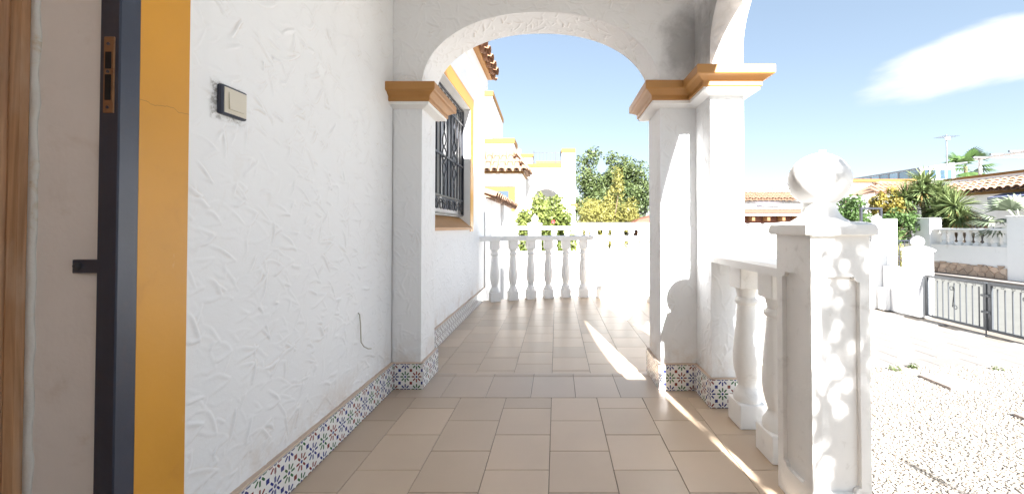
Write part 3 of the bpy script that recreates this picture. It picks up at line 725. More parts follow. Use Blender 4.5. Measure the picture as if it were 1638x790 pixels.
# eave ----------------------------------------------------------------
bx(-0.985, -0.93, 2.53, 5.12, 2.80, 2.945, bev=0.01).build('cornice', M['white'], house)
bx(-0.985, -0.875, 2.53, 5.14, 2.945, 2.985).build('eave_fascia', M['ochre'], house)
def barrel_mesh(L, r0, r1, m, name='roof_tile', seg=6, t=0.012):
    """barrel tile along local +Y (upslope), crown up"""
    v = []; f = []
    for i, (y, r) in enumerate(((0, r0), (L, r1))):
        for rr in (r, r - t):
            for k in range(seg + 1):
                a = PI * k / seg; v.append((rr * math.cos(a), y, rr * math.sin(a) * 0.85))
    n = seg + 1
    for k in range(seg):
        f += [(k, k + 1, 2 * n + k + 1, 2 * n + k), (n + k + 1, n + k, 3 * n + k, 3 * n + k + 1), (k + 1, k, n + k, n + k + 1)]
    return mesh_from(name, v, f, m, False)
def tile_roof(parent, org, along, up, ncol, nrow, pitch, L, r, m, skip=None, lap=0.82, keepf=None):
    along = Vector(along).normalized(); up = Vector(up).normalized(); n = along.cross(up).normalized()
    if n.z < 0: n = -n
    xa = up.cross(n).normalized()
    rot = Matrix((xa, up, n)).transposed().to_4x4()
    cover = barrel_mesh(L, r, r * 0.82, m); pan = barrel_mesh(L, r * 0.9, r * 1.0, m)
    flip = Matrix.Rotation(PI, 4, 'Y')
    for j in range(nrow):
        for i in range(ncol):
            for kind in (0, 1):
                p = Vector(org) + along * (pitch * (i + 0.5 * kind)) + up * (L * lap * j + (0.02 if kind else 0)) + n * (0.012 * 0 + (0.035 if kind == 0 else 0.03))
                if keepf and not keepf(p): continue
                w_ = T(p + Vector((0, 0, random.uniform(-0.004, 0.004)))) @ rot @ Matrix.Rotation(random.uniform(-0.03, 0.03), 4, 'Z') @ Matrix.Rotation(-0.06, 4, 'X')
                ob('roof_tile', cover if kind == 0 else pan, parent, w_ if kind == 0 else w_ @ flip)
roof = MB().add([(-0.95, 2.53, 2.99), (-0.95, 5.14, 2.99), (-3.4, 5.14, 3.95), (-3.4, 2.53, 3.95), (-3.4, 5.14, 2.95), (-3.4, 2.53, 2.95)], [(0, 1, 2, 3), (1, 4, 2), (0, 3, 5)]).build('roof', M['terracotta'], house)
tile_roof(roof, (-0.80, 2.62, 2.96), (0, 1, 0), (-1, 0, 0.39), 13, 3, 0.20, 0.42, 0.082, M['terracotta'])

# light switch and cable ------------------------------------------------
sw = thing('light_switch', 'cream rocker light switch in a navy frame on the white wall', 'light switch', (WX, 1.124, 1.318))
bx(WX, WX + 0.016, 1.080, 1.168, 1.275, 1.361, bev=0.0025).build('switch_frame', M['switch_dark'], sw)
bx(WX + 0.012, WX + 0.0178, 1.087, 1.1645, 1.281, 1.355, bev=0.001).build('switch_plate', M['switch_beige'], sw)
rk = MB(); rk.loft([[(WX + 0.0175, 1.100, z), (WX + 0.0195 + d, 1.100, z), (WX + 0.0195 + d, 1.152, z), (WX + 0.0175, 1.152, z)] for z, d in ((1.293, 0.003), (1.343, 0.0))])
rk.build('rocker', M['switch_beige'], sw)
cb = MB().tube([(WX - 0.002, 1.86, 0.535), (WX + 0.012, 1.857, 0.525), (WX + 0.014, 1.862, 0.48), (WX + 0.011, 1.872, 0.43), (WX + 0.013, 1.872, 0.385), (WX + 0.02, 1.885, 0.36), (WX + 0.026, 1.915, 0.34), (WX + 0.03, 1.94, 0.332)], 0.0028, 6).build('loose_cable', M['cable'], sm=True)
tag(cb, 'short loose grey cable poking out of the white stucco wall', 'cable')

# ================================================================== BALUSTERS
def baluster_mesh(h, w=0.115, seg=18, name='baluster', m=None):
    s = w / 0.115; k = h / 0.765; b = MB()
    b.box(-w / 2, w / 2, -w / 2, w / 2, 0, 0.115 * k, bev=0.004)
    p = [(0.054, 0.112), (0.056, 0.125), (0.054, 0.145), (0.046, 0.160), (0.040, 0.172), (0.036, 0.186), (0.037, 0.196), (0.045, 0.225), (0.052, 0.262), (0.0555, 0.302), (0.055, 0.34), (0.051, 0.39), (0.0465, 0.445), (0.042, 0.50), (0.0385, 0.55), (0.0365, 0.575), (0.043, 0.58), (0.047, 0.588), (0.047, 0.596), (0.043, 0.604), (0.0365, 0.612), (0.0375, 0.622), (0.043, 0.648), (0.050, 0.660)]
    b.lathe([(r * s, z * k) for r, z in p], 0, 0, seg)
    b.box(-w * 0.44, w * 0.44, -w * 0.44, w * 0.44, 0.655 * k, h, bev=0.004)
    return auto_smooth(b.mesh(name, m or M['cast']), 35)
def rail_along(pts, half, z0, z1, m, parent, name='handrail', ch=0.012):
    rings = []; n = len(pts)
    for i, p in enumerate(pts):
        a = Vector(pts[max(0, i - 1)]); b = Vector(pts[min(n - 1, i + 1)]); d = (b - a).normalized(); q = Vector((-d.y, d.x)); c = Vector(p)
        def P(o, z): r = c + q * o; return (r.x, r.y, z)
        rings.append([P(half, z0), P(half, z1 - ch), P(half - ch, z1), P(-half + ch, z1), P(-half, z1 - ch), P(-half, z0)])
    o = MB().loft(rings).build(name, m, parent); auto_smooth(o.data, 30); return o
# terrace balustrade (curved)
tb = thing('terrace_balustrade', 'white curved terrace balustrade half in shade beyond the archway', 'balustrade', (0.3, 5.2, TZ))
full = [Vector(p) for p in ARC[:-1]] + [Vector((1.60, 3.95)), Vector((1.30, 3.2)), Vector((1.03, 2.53))]
fx = np.array([p.x for p in full]); fy = np.array([p.y for p in full])
s_ = np.concatenate([[0], np.cumsum(np.hypot(np.diff(fx), np.diff(fy)))])
ss = np.linspace(0, s_[-1], 90); rp_ = [(float(np.interp(q, s_, fx)), float(np.interp(q, s_, fy))) for q in ss]
rail_along(rp_, 0.075, 0.768, 0.832, M['cast'], tb)
bm_t = baluster_mesh(0.768 - TZ, 0.128)
q = float(np.interp(-0.80, fx[:10], s_[:10]))
while q < s_[-1] - 0.12:
    x, y = float(np.interp(q, s_, fx)), float(np.interp(q, s_, fy)); x2, y2 = float(np.interp(q + 0.02, s_, fx)), float(np.interp(q + 0.02, s_, fy))
    ob('baluster', bm_t, tb, T((x, y, TZ)) @ Matrix.Rotation(math.atan2(y2 - y, x2 - x), 4, 'Z')); q += 0.2435
# porch balustrade (short runs either side of the entrance)
def porch_bal(ya, yb, ys, label):
    pb = thing('porch_balustrade', label, 'balustrade', (0.92, (ya + yb) / 2, 0), 'porch balustrades')
    o = MB().loft([[(0.822, y, 0.764), (0.822, y, 0.795), (0.833, y, 0.806), (1.012, y, 0.806), (1.022, y, 0.795), (1.022, y, 0.764)] for y in (ya, yb)]).build('handrail', M['cast'], pb); auto_smooth(o.data, 30)
    for y in ys: ob('baluster', bm_p, pb, T((0.926, y, 0)))
bm_p = baluster_mesh(0.764, 0.128, 28)
porch_bal(1.405, 2.018, (1.855, 1.592), 'short white balustrade of two balusters joining the right pillar')
# ball piers
def recess_face(mb, x0, x1, z0, z1, px, pz0, pz1, d, fn, notch=0.018):
    """a face with a sunk panel with scooped corners; fn(a, depth, z)"""
    c = (x0 + x1) / 2; a0, a1 = c - px, c + px
    inner = []
    for cx, cz, sx, sz in ((a0, pz0, 1, 1), (a1, pz0, -1, 1), (a1, pz1, -1, -1), (a0, pz1, 1, -1)):
        arc = [(cx + sx * notch * math.cos(t), cz + sz * notch * math.sin(t)) for t in np.linspace(0, PI / 2, 6)]
        arc = arc[::-1] if (sx * sz) > 0 else arc
        inner += arc
    n = len(inner); outer = []
    for x, z in inner:          # radial partner on the outer rectangle
        fx_ = x0 if x < c - px + notch + 1e-6 else x1; fz = z0 if z < (pz0 + pz1) / 2 else z1
        outer.append((x, z, fx_, fz))
    corners = [(x0, z0), (x1, z0), (x1, z1), (x0, z1)]
    v = [fn(x, 0, z) for x, z in inner] + [fn(x, d, z) for x, z in inner] + [fn(x, 0, z) for x, z in corners]
    f = [tuple(n + i for i in range(n))]
    for i in range(n): f.append((i, n + i, n + (i + 1) % n, (i + 1) % n)[::-1])
    m6 = 6; C = 2 * n
    for k in range(4):
        for i in range(k * m6, k * m6 + m6 - 1): f.append((C + k, i + 1, i))
        f.append((C + k, C + (k + 1) % 4, ((k + 1) * m6) % n, k * m6 + m6 - 1))
    mb.add(v, f)
def ball_pier(y0, label):
    p = thing('ball_topped_pier', label, 'pier', (0.911, y0 + 0.095, 0))
    x0, x1, y1 = 0.817, 1.005, y0 + 0.19
    s = MB(); zt = 0.922
    recess_face(s, x0, x1, 0, zt, 0.062, 0.10, 0.79, 0.015, lambda a, d, z: (a, y0 + d, z))
    recess_face(s, y0, y1, 0, zt, 0.062, 0.10, 0.79, 0.015, lambda a, d, z: (x0 + d, y0 + y1 - a, z))
    recess_face(s, y0, y1, 0, zt, 0.062, 0.10, 0.79, 0.015, lambda a, d, z: (x1 - d, a, z))
    recess_face(s, x0, x1, 0, zt, 0.062, 0.10, 0.79, 0.015, lambda a, d, z: (x0 + x1 - a, y1 - d, z))
    s.add([(x0, y0, zt), (x1, y0, zt), (x1, y1, zt), (x0, y1, zt)], [(0, 1, 2, 3)])
    s.build('shaft', M['cast'], p)
    c = MB(); cx, cy = (x0 + x1) / 2, (y0 + y1) / 2
    rings = []
    for hw, z in ((0.112, 0.922), (0.116, 0.926), (0.117, 0.945), (0.113, 0.957), (0.100, 0.965), (0.085, 0.968)):
        k = 0.012
        rings.append([(cx - hw + k, cy - hw, z), (cx + hw - k, cy - hw, z), (cx + hw, cy - hw + k, z), (cx + hw, cy + hw - k, z), (cx + hw - k, cy + hw, z), (cx - hw + k, cy + hw, z), (cx - hw, cy + hw - k, z), (cx - hw, cy - hw + k, z)])
    o = c.loft(rings).build('cap', M['cast'], p); auto_smooth(o.data, 24)
    o = MB().lathe([(0.090, 0.966), (0.082, 0.972), (0.070, 0.980), (0.060, 0.992), (0.053, 1.006), (0.049, 1.022), (0.048, 1.040)], cx, cy, 32).build('neck', M['cast'], p); auto_smooth(o.data, 50)
    o = MB().lathe([(max(0.0005, 0.0945 * math.sin(PI * k / 20)), 1.112 - 0.0925 * math.cos(PI * k / 20)) for k in range(21)], cx, cy, 40).build('ball', M['cast'], p, sm=True)
    return p
ball_pier(1.22, 'large white ball topped pier with sunk panels and dappled leaf shadow, right foreground')
ep_ = thing('added_shade_pier', 'unseen flat capped white pier at the porch entrance, added to cut the sun streak', 'pier', (0.911, -0.07, 0))  # out of view; height and flat top shaped so its shadow ends the floor streak
bx(0.817, 1.005, -0.16, 0.03, 0, 1.43, bev=0.004).build('shaft', M['cast'], ep_)
bx(0.800, 1.022, -0.177, 0.047, 1.43, 1.475, bev=0.006).build('cap', M['cast'], ep_)
porch_bal(-0.6, -0.165, (-0.385,), 'short white balustrade run on the near side of the entrance')

# ================================================================== BOUNDARY WALL
SITE = True
BY = 6.07
bw = thing('boundary_wall', 'long white boundary wall topped by a white balustrade across the garden', 'garden wall', (2, BY, GZ))
bx(-0.74, 5.27, BY, BY + 0.16, GZ, 0.52).build('wall_base', M['far_white'], bw)
bx(-0.74, 5.27, BY - 0.02, BY + 0.18, 0.52, 0.555, bev=0.006).build('coping', M['far_white'], bw)
bx(-0.74, 5.27, BY - 0.005, BY + 0.165, 0.905, 0.962, bev=0.01).build('handrail', M['far_white'], bw)
bm_b = baluster_mesh(0.35, 0.105, 10, m=M['far_white'])
x = -0.66
posts = (-0.35, 4.80)
while x < 5.2:
    if all(abs(x - p) > 0.16 for p in posts): ob('baluster', bm_b, bw, T((x, BY + 0.08, 0.555)))
    x += 0.208
for p in posts:
    bx(p - 0.10, p + 0.10, BY - 0.03, BY + 0.19, 0.50, 0.985, bev=0.008).build('post', M['far_white'], bw)
    if p < 1: MB().lathe([(0.12, 0.985), (0.13, 1.0), (0.10, 1.015), (0.05, 1.03), (0.045, 1.05), (0.062, 1.075), (0.05, 1.10), (0.02, 1.135), (0.001, 1.16)], p, BY + 0.08, 12).build('finial', M['far_white'], bw, sm=True)
# street end: pier, sloped front wall, gate pier
ep = thing('wall_end_pier', 'tall plain white square pier with pointed finial at the wall end', 'pier', (5.36, BY, GZ))
bx(5.275, 5.45, BY + 0.0, BY + 0.26, GZ, 1.08).build('shaft', M['far_white'], ep)
MB().box(5.10, 5.27, BY - 0.02, BY + 0.18, 0.965, 1.0, bev=0.008).build('cap', M['far_white'], ep)
MB().lathe([(0.085, 1.0), (0.08, 1.02), (0.06, 1.03), (0.066, 1.05), (0.07, 1.075), (0.055, 1.11), (0.02, 1.14), (0.001, 1.15)], 5.19, BY + 0.08, 12).build('finial', M['far_white'], ep, sm=True)
fw = thing('front_wall', 'low white street wall with a small white meter box', 'garden wall', (5.25, 5.9, GZ))
MB().loft([[(5.20, y, GZ), (5.40, y, GZ), (5.40, y, z), (5.20, y, z)] for y, z in ((5.72, 0.30), (BY - 0.022, 0.335))]).build('wall_base', M['far_white'], fw)
bx(5.10, 5.198, BY - 0.16, BY - 0.025, GZ, 0.0, bev=0.012).build('meter_box', M['far_white'], fw)
gp = thing('gate_pier', 'white ball topped gate pier beside the driveway gate', 'pier', (5.3, 5.6, GZ))
bx(5.195, 5.42, 5.45, 5.72, GZ, 0.60, bev=0.008).build('shaft', M['far_white'], gp)
MB().loft([[(5.31 - a, 5.585 - b, z), (5.31 + a, 5.585 - b, z), (5.31 + a, 5.585 + b, z), (5.31 - a, 5.585 + b, z)] for a, b, z in ((0.12, 0.145, 0.60), (0.125, 0.15, 0.615), (0.11, 0.13, 0.635), (0.06, 0.07, 0.665))]).build('cap', M['far_white'], gp)
MB().lathe([(max(0.0005, 0.078 * math.sin(PI * k / 12)), 0.735 - 0.078 * math.cos(PI * k / 12)) for k in range(13)], 5.31, 5.585, 18).build('ball', M['far_white'], gp, sm=True)

# driveway gate ---------------------------------------------------------
gate = thing('driveway_gate', 'low grey wrought iron double gate closing the driveway', 'gate', (5.27, 4.6, GZ))
gx = 5.27; z0, z1 = -0.315, 0.27
def gate_leaf(ya, yb, nbar, scroll_at):
    f = MB(); f.box(gx - 0.016, gx + 0.016, ya, yb, z1 - 0.032, z1); f.box(gx - 0.0155, gx + 0.0155, ya, yb, z0, z0 + 0.03)
    for y in (ya, yb - 0.032): f.box(gx - 0.0165, gx + 0.0165, y - 0.0002, y + 0.0322, z0 - 0.0005, z1 + 0.0005)
    leaf = f.build('gate_leaf', M['gate_grey'], gate)
    bm = bx(-0.005, 0.005, -0.005, 0.005, z0 + 0.03, z1 - 0.062).mesh('gate_bar', M['gate_grey'])
    for i in range(1, nbar + 1): 
        ob('gate_bar', bm, leaf, T((gx, ya + 0.016 + (yb - ya - 0.032) * i / (nbar + 1), 0)))
    s = MB(); n = 4
    for i in range(n):
        y = ya + (yb - ya) * (i + 0.5) / n
        for sg in (-1, 1): s.tube([(gx, y + sg * 0.045 + a * 1.5, z1 - 0.047 + b) for a, b in scroll(0, 0, 0.016, sg, 1.1, 12)], 0.0028, 4)
    s.build('scrollwork', M['gate_grey'], leaf)
    yc = ya + 0.016 + (yb - ya - 0.032) * scroll_at / (nbar + 1); zc = 0.02; s = MB()
    up = [(yc + a, zc + 0.12 + b) for a, b in scroll(0.02, 0, 0.034, 1, 1.2, 14, PI)][::-1]
    dn = [(yc + a, zc - 0.13 + b) for a, b in scroll(-0.02, 0, 0.034, 1, 1.2, 14, 0.0)]
    s.tube([(gx - 0.012, y, z) for y, z in up + dn], 0.0045, 5); s.build('scroll_ornament', M['gate_grey'], leaf)
gate_leaf(4.655, 5.425, 9, 5); gate_leaf(3.85, 4.635, 9, 5); 
lt = MB(); lt.box(gx - 0.045, gx - 0.017, 4.60, 4.69, 0.10, 0.125); lt.box(gx - 0.04, gx - 0.017, 4.61, 4.69, -0.10, -0.075); lt.tube([(gx - 0.03, 4.645, -0.16), (gx - 0.03, 4.645, -0.36)], 0.007, 6)
lt.build('drop_bolt', M['gate_grey'], gate)
# neighbour's small dark gate
ng = thing('neighbour_gate', 'dark thin metal gate frame standing open behind the white pier', 'gate', (5.8, 6.6, GZ))
f = MB(); f.box(5.66, 5.68, 6.6, 6.62, GZ, 0.725); f.box(5.68, 6.25, 6.6005, 6.6195, 0.70, 0.725); f.box(5.68, 6.25, 6.6005, 6.6195, GZ + 0.08, GZ + 0.11); f.box(6.25, 6.27, 6.6, 6.62, GZ, 0.725)
f.build('gate_frame', M['iron'], ng)
mm_ = bx(-0.005, 0.005, 6.605, 6.615, GZ + 0.11, 0.70).mesh('gate_bar', M['iron'])
for i in range(1, 6): ob('gate_bar', mm_, ng, T((5.68 + 0.57 * i / 6, 0, 0)))

# stepping slabs ----------------------------------------------------------
for i, (yy, lb) in enumerate(((3.045, 'pinkish square stepping slab in the gravel, nearest the paved drive'), (2.36, 'pinkish square stepping slab at the right edge of the gravel'))):
    tag(bx(3.15, 3.43, yy, yy + 0.275, GZ - 0.02, GZ + 0.02, bev=0.004).build('stepping_slab', M['slab']), lb, 'slab', 'stepping slabs in the gravel')

# ================================================================== FOLIAGE
def leaf_cloud(name, centers, radii, n, size, m, parent, aspect=0.5, flat=0.0, shade_bias=None, droop=0.0):
    centers = np.asarray(centers, float); radii = np.asarray(radii, float)
    pw = radii ** 2; pick = rng.choice(len(centers), n, p=pw / pw.sum())
    d = rng.normal(size=(n, 3)); d /= np.linalg.norm(d, axis=1)[:, None]
    rr = rng.random(n) ** 0.45
    P = centers[pick] + d * (rr * radii[pick])[:, None]
    nrm = d * 0.6 + rng.normal(size=(n, 3)) * 0.7 + np.array([0, 0, 0.35]); nrm /= np.linalg.norm(nrm, axis=1)[:, None]
    a = rng.normal(size=(n, 3)) + np.array([0, 0, -droop]); a -= nrm * (a * nrm).sum(1)[:, None]; a /= np.linalg.norm(a, axis=1)[:, None]
    b = np.cross(nrm, a); sz = size * rng.uniform(0.65, 1.3, n)[:, None]
    V = np.stack([P - a * sz, P + b * sz * aspect, P + a * sz, P - b * sz * aspect], 1).reshape(-1, 3)
    Fq = np.arange(4 * n).reshape(n, 4)
    clump = rng.random(len(centers))
    shade = np.clip(0.15 + 0.45 * clump[pick] + rng.normal(0.2, 0.18, n), 0, 1)
    return ob(name, np_mesh(name, V, Fq, m, False, shade), parent)
def crown_blobs(c, r, n, rb, seed):
    g = np.random.default_rng(seed); C = []; Rr = []
    for i in range(n):
        d = g.normal(size=3); d /= np.linalg.norm(d); k = g.random() ** 0.35
        C.append(np.array(c) + d * np.array(r) * k * 0.95); Rr.append(rb * g.uniform(0.6, 1.25))
    return C, Rr
def tree(name, label, cat, base, trunk_h, tr, c, r, nblob, rb, nleaf, size, m, seed, aspect=0.5, group=None, extra=None, droop=0.0):
    t = thing(name, label, cat, base, group)
    C, Rr = crown_blobs(c, r, nblob, rb, seed)
    if extra: 
        for e in extra: C.append(np.array(e[:3])); Rr.append(e[3])
    tk = MB(); top = Vector((c[0], c[1], c[2])); b0 = Vector(base); mid = b0 + (top - b0) * 0.45 + Vector((0.05 * r[0], 0, 0))
    tk.tube([b0, mid, top], tr, 8, tr * 0.45)
    for i in range(0, len(C), max(1, len(C) // 9)):
        e = Vector(C[i]); tk.tube([mid + (top - mid) * random.uniform(0, 0.6), (mid + e) / 2 + Vector((0, 0, 0.1 * r[2])), e], tr * 0.4, 5, tr * 0.1)
    tk.build('trunk', M['bark'], t)
    leaf_cloud('crown', C, Rr, nleaf, size, m, t, aspect, droop=droop)
    return t
# behind the left terrace: bright shrub, golden shrub, dark tall tree
tree('flowering_shrub', 'bright yellow green leafy shrub with red blooms behind the left balustrade', 'shrub', (-0.25, 8.0, GZ), 0.5, 0.05, (-0.22, 8.0, 0.90), (0.66, 0.5, 0.72), 74, 0.20, 11000, 0.042, M['leaf_fresh'], 11, 0.55,
     extra=[(-0.6, 7.8, 0.5, 0.22), (0.35, 7.9, 0.55, 0.24), (0.1, 7.9, 0.2, 0.3), (-0.4, 7.8, 0.1, 0.3), (0.5, 7.9, 0.2, 0.28)])
fb = bpy.data.objects[[o.name for o in COL.objects if o.name.startswith('flowering_shrub')][0]]
for (x, y, z) in ((-0.06, 7.4, 1.05), (-0.48, 7.38, 0.32), (-0.05, 7.4, 0.33), (0.06, 7.4, 0.28)):
    fl = MB()
    for k in range(5):
        a = 2 * PI * k / 5; fl.add([(x, y, z), (x + 0.03 * math.cos(a - .5), y - 0.01, z + 0.03 * math.sin(a - .5)), (x + 0.042 * math.cos(a), y - 0.016, z + 0.042 * math.sin(a)), (x + 0.03 * math.cos(a + .5), y - 0.01, z + 0.03 * math.sin(a + .5))], [(0, 1, 2, 3)])
    fl.build('flower', M['petal'], fb)
gt = [(1.55 + 0.12 * math.sin(k), 10.6, 0.6 + 0.2 * k, 0.42 - 0.035 * k) for k in range(9)] + [(1.75 - 0.02 * k, 10.4, 1.9 + 0.15 * k, 0.16) for k in range(5)]
tree('golden_shrub', 'feathery golden green conifer shrub in front of the dark tree', 'shrub', (1.45, 10.6, GZ), 0.5, 0.06, (1.48, 10.6, 1.05), (0.95, 0.6, 0.85), 80, 0.26, 17000, 0.05, M['leaf_yellow'], 5, 0.28, extra=gt, droop=-0.7)
dk = [(1.1, 13.6, 3.25, 0.45), (1.35, 13.5, 3.55, 0.28), (2.0, 13.6, 3.4, 0.32), (2.5, 13.6, 3.2, 0.4), (3.0, 13.7, 2.9, 0.45), (0.95, 13.5, 2.7, 0.4), (3.3, 13.6, 2.2, 0.5), (0.9, 13.6, 1.6, 0.5)]
tree('broadleaf_tree', 'tall dark green broadleaf tree beyond the golden shrub', 'tree', (2.0, 14.0, GZ), 1.2, 0.13, (2.05, 14.0, 1.9), (1.25, 1.0, 1.4), 90, 0.42, 30000, 0.062, M['leaf_dark'], 8, 0.42, extra=dk)
tree('garden_tree', 'round mid green bushy tree right behind the ball topped pier', 'tree', (8.55, 11.4, GZ), 0.6, 0.08, (8.75, 11.4, 1.25), (0.55, 0.5, 0.62), 30, 0.22, 3600, 0.05, M['leaf_mid'], 21)
tree('hedge_shrub', 'low dark green shrub between the pier and the yuccas', 'shrub', (9.6, 11.0, GZ), 0.4, 0.05, (9.75, 11.0, 0.95), (0.7, 0.5, 0.55), 26, 0.2, 3000, 0.05, M['leaf_mid'], 22)
tree('yellow_shrub', 'yellow leaved shrub rising beside the leftmost yucca', 'shrub', (10.2, 11.6, GZ), 0.5, 0.05, (10.15, 11.6, 1.65), (0.42, 0.4, 0.38), 24, 0.17, 2300, 0.05, M['leaf_golden'], 23, extra=[(10.3, 11.6, 2.05, 0.16), (9.8, 11.5, 1.6, 0.14)])
tree('verge_shrub', 'small yellow green plant seen through the dark open gate', 'shrub', (7.3, 8.1, GZ), 0.2, 0.02, (7.3, 8.1, 0.25), (0.3, 0.25, 0.45), 18, 0.12, 900, 0.05, M['leaf_yellow'], 24, 0.25)

def blade_head(name, c, n, L, wd, m, parent, up=0.35, lo=-0.9, droop=0.55, seed=0):
    g = np.random.default_rng(seed); V = []; Fq = []; sh = []; c = np.array(c, float)
    for i in range(n):
        az = g.uniform(0, 2 * PI); el = math.asin(np.clip(g.uniform(lo, 1.0), -1, 1)) + up * 0.2; l = L * g.uniform(0.75, 1.12)
        d = np.array([math.cos(az) * math.cos(el), math.sin(az) * math.cos(el), math.sin(el)]); side = np.array([-math.sin(az), math.cos(az), 0]) * wd * g.uniform(0.8, 1.2)
        tw = g.uniform(-0.6, 0.6); up_ = np.cross(side / np.linalg.norm(side), d); side = side * math.cos(tw) + up_ * np.linalg.norm(side) * math.sin(tw)
        k0 = len(V)
        for t, ww in ((0.03, 0.6), (0.4, 1.0), (0.75, 0.75), (1.0, 0.05)):
            p = c + d * l * t + np.array([0, 0, -droop * l * t * t * 0.35 * math.cos(el)])
            V += [p - side * ww, p + side * ww]
        for j in range(3): Fq.append((k0 + 2 * j, k0 + 2 * j + 1, k0 + 2 * j + 3, k0 + 2 * j + 2)); sh.append(g.uniform(0.0, 1.0) * 0.6 + 0.4 * (1 if el > 0.3 else 0.3))
    return ob(name, np_mesh(name, np.array(V), np.array(Fq), m, False, sh), parent)
def yucca(label, base, heads, seed):
    t = thing('yucca', label, 'yucca', base, 'yuccas in the garden across the street'); tk = MB(); b0 = Vector(base)
    for i, (x, y, z, L, dry) in enumerate(heads):
        e = Vector((x, y, z)); tk.tube([b0, b0 + (e - b0) * 0.5 + Vector((0.06, 0, -0.05)), e], 0.075, 7, 0.055)
    tk.build('trunk', M['bark'], t)
    for i, (x, y, z, L, dry) in enumerate(heads):
        blade_head('rosette', (x, y, z), 220, L * 1.1, 0.017, M['leaf_yucca'], t, seed=seed + i)
        if dry: blade_head('dry_skirt', (x, y, z - 0.06), int(70 * dry), L * 0.85, 0.02, M['leaf_dry'], t, lo=-1.0, up=-4.5, droop=1.0, seed=seed + 50 + i)
yucca('tallest dark green yucca with the highest leaf rosette across the street', (10.9, 11.2, GZ), [(11.0, 11.3, 2.25, 0.55, 0.3), (10.8, 11.2, 2.0, 0.5, 0.4), (10.55, 11.45, 1.85, 0.5, 0.6), (11.2, 11.1, 1.95, 0.45, 0)], 100)
yucca('yucca with a shaggy straw coloured skirt left of the white pier', (10.55, 11.8, GZ), [(10.5, 11.85, 1.32, 0.55, 1.4), (10.35, 11.7, 1.1, 0.45, 1.5), (10.6, 11.6, 1.62, 0.5, 0.8)], 200)
yucca('yucca with yellow drooping blades in front of the arched gate', (10.95, 10.35, GZ), [(10.95, 10.42, 1.52, 0.55, 0.7), (11.0, 10.62, 1.3, 0.45, 0.8), (10.9, 10.25, 1.2, 0.42, 0.9)], 300)
yucca('shorter green yucca between the tallest and the yellow bladed one', (10.95, 10.9, GZ), [(10.95, 10.95, 1.42, 0.5, 0.3), (11.15, 10.9, 1.75, 0.45, 0), (10.9, 10.75, 1.15, 0.42, 0.2)], 400)
yucca('far small yucca rosette behind the left end of the white wall', (11.4, 12.7, GZ), [(11.1, 12.4, 1.7, 0.5, 0.9), (11.0, 12.2, 1.4, 0.45, 0.6)], 500)

def palm(name, label, base, c, nfr, L, m, seed, tr, wid=0.35, group=None, lo=-0.5):
    t = thing(name, label, 'palm', base, group)
    MB().tube([base, ((base[0] + c[0]) / 2 + 0.1, base[1], (base[2] + c[2]) / 2), c], tr, 9, tr * 0.8).build('trunk', M['bark'], t)
    g = np.random.default_rng(seed)
    for i in range(nfr):
        az = 2 * PI * i / nfr * 2.618 + g.uniform(-.3, .3); el = g.uniform(lo, 1.2); V = []; Fq = []; sh = []
        d = np.array([math.cos(az) * math.cos(el), math.sin(az) * math.cos(el), math.sin(el)]); side = np.array([-math.sin(az), math.cos(az), 0])
        st_ = L * 0.45; l0 = g.uniform(.85, 1.1) * L
        hub = np.array(c) + d * st_ + np.array([0, 0, -0.1 * L * math.cos(el)])
        nl = 15
        V += [np.array(c) - side * 0.012, np.array(c) + side * 0.012, hub + side * 0.01, hub - side * 0.01]; Fq.append((0, 1, 2, 3)); sh.append(0.7)
        up_ = np.cross(side, d)
        for k in range(nl):
            a = (k / (nl - 1) - 0.5) * 2.6; dd = d * math.cos(a) + side * math.sin(a) + up_ * 0.12 * abs(math.sin(a))
            l = l0 * 0.62 * (1 - 0.18 * abs(a)); w2 = np.cross(dd, up_); w2 /= np.linalg.norm(w2); w2 = w2 * l * 0.055
            k0 = len(V); tip = hub + dd * l + np.array([0, 0, -0.28 * l]); md = hub + dd * l * 0.55 + np.array([0, 0, -0.03 * l])
            V += [hub - w2 * 0.3, hub + w2 * 0.3, md + w2, md - w2, tip]; Fq.append((k0, k0 + 1, k0 + 2, k0 + 3)); Fq.append((k0 + 3, k0 + 2, k0 + 4, k0 + 4)); sh += [g.random()] * 2
        me = bpy.data.meshes.new('frond'); me.from_pydata([tuple(np.asarray(v) * (CAM_SCALE if SITE else 1)) for v in V], [], [tuple(dict.fromkeys(f)) for f in Fq]); me.materials.append(m)
        at = me.attributes.new('shade', 'FLOAT', 'FACE'); at.data.foreach_set('value', np.array(sh, np.float32)); ob('frond', me, t)
palm('fan_palm', 'fan palm crown rising above the far roof terrace', (21.7, 20.0, GZ), (21.6, 20.0, 4.15), 30, 1.25, M['leaf_mid'], 31, 0.09)
palm('grey_palm', 'grey green spiky palm behind the right hand white pier', (11.0, 9.0, GZ), (11.0, 9.0, 1.05), 26, 0.95, M['leaf_grey'], 33, 0.11, lo=-0.25)

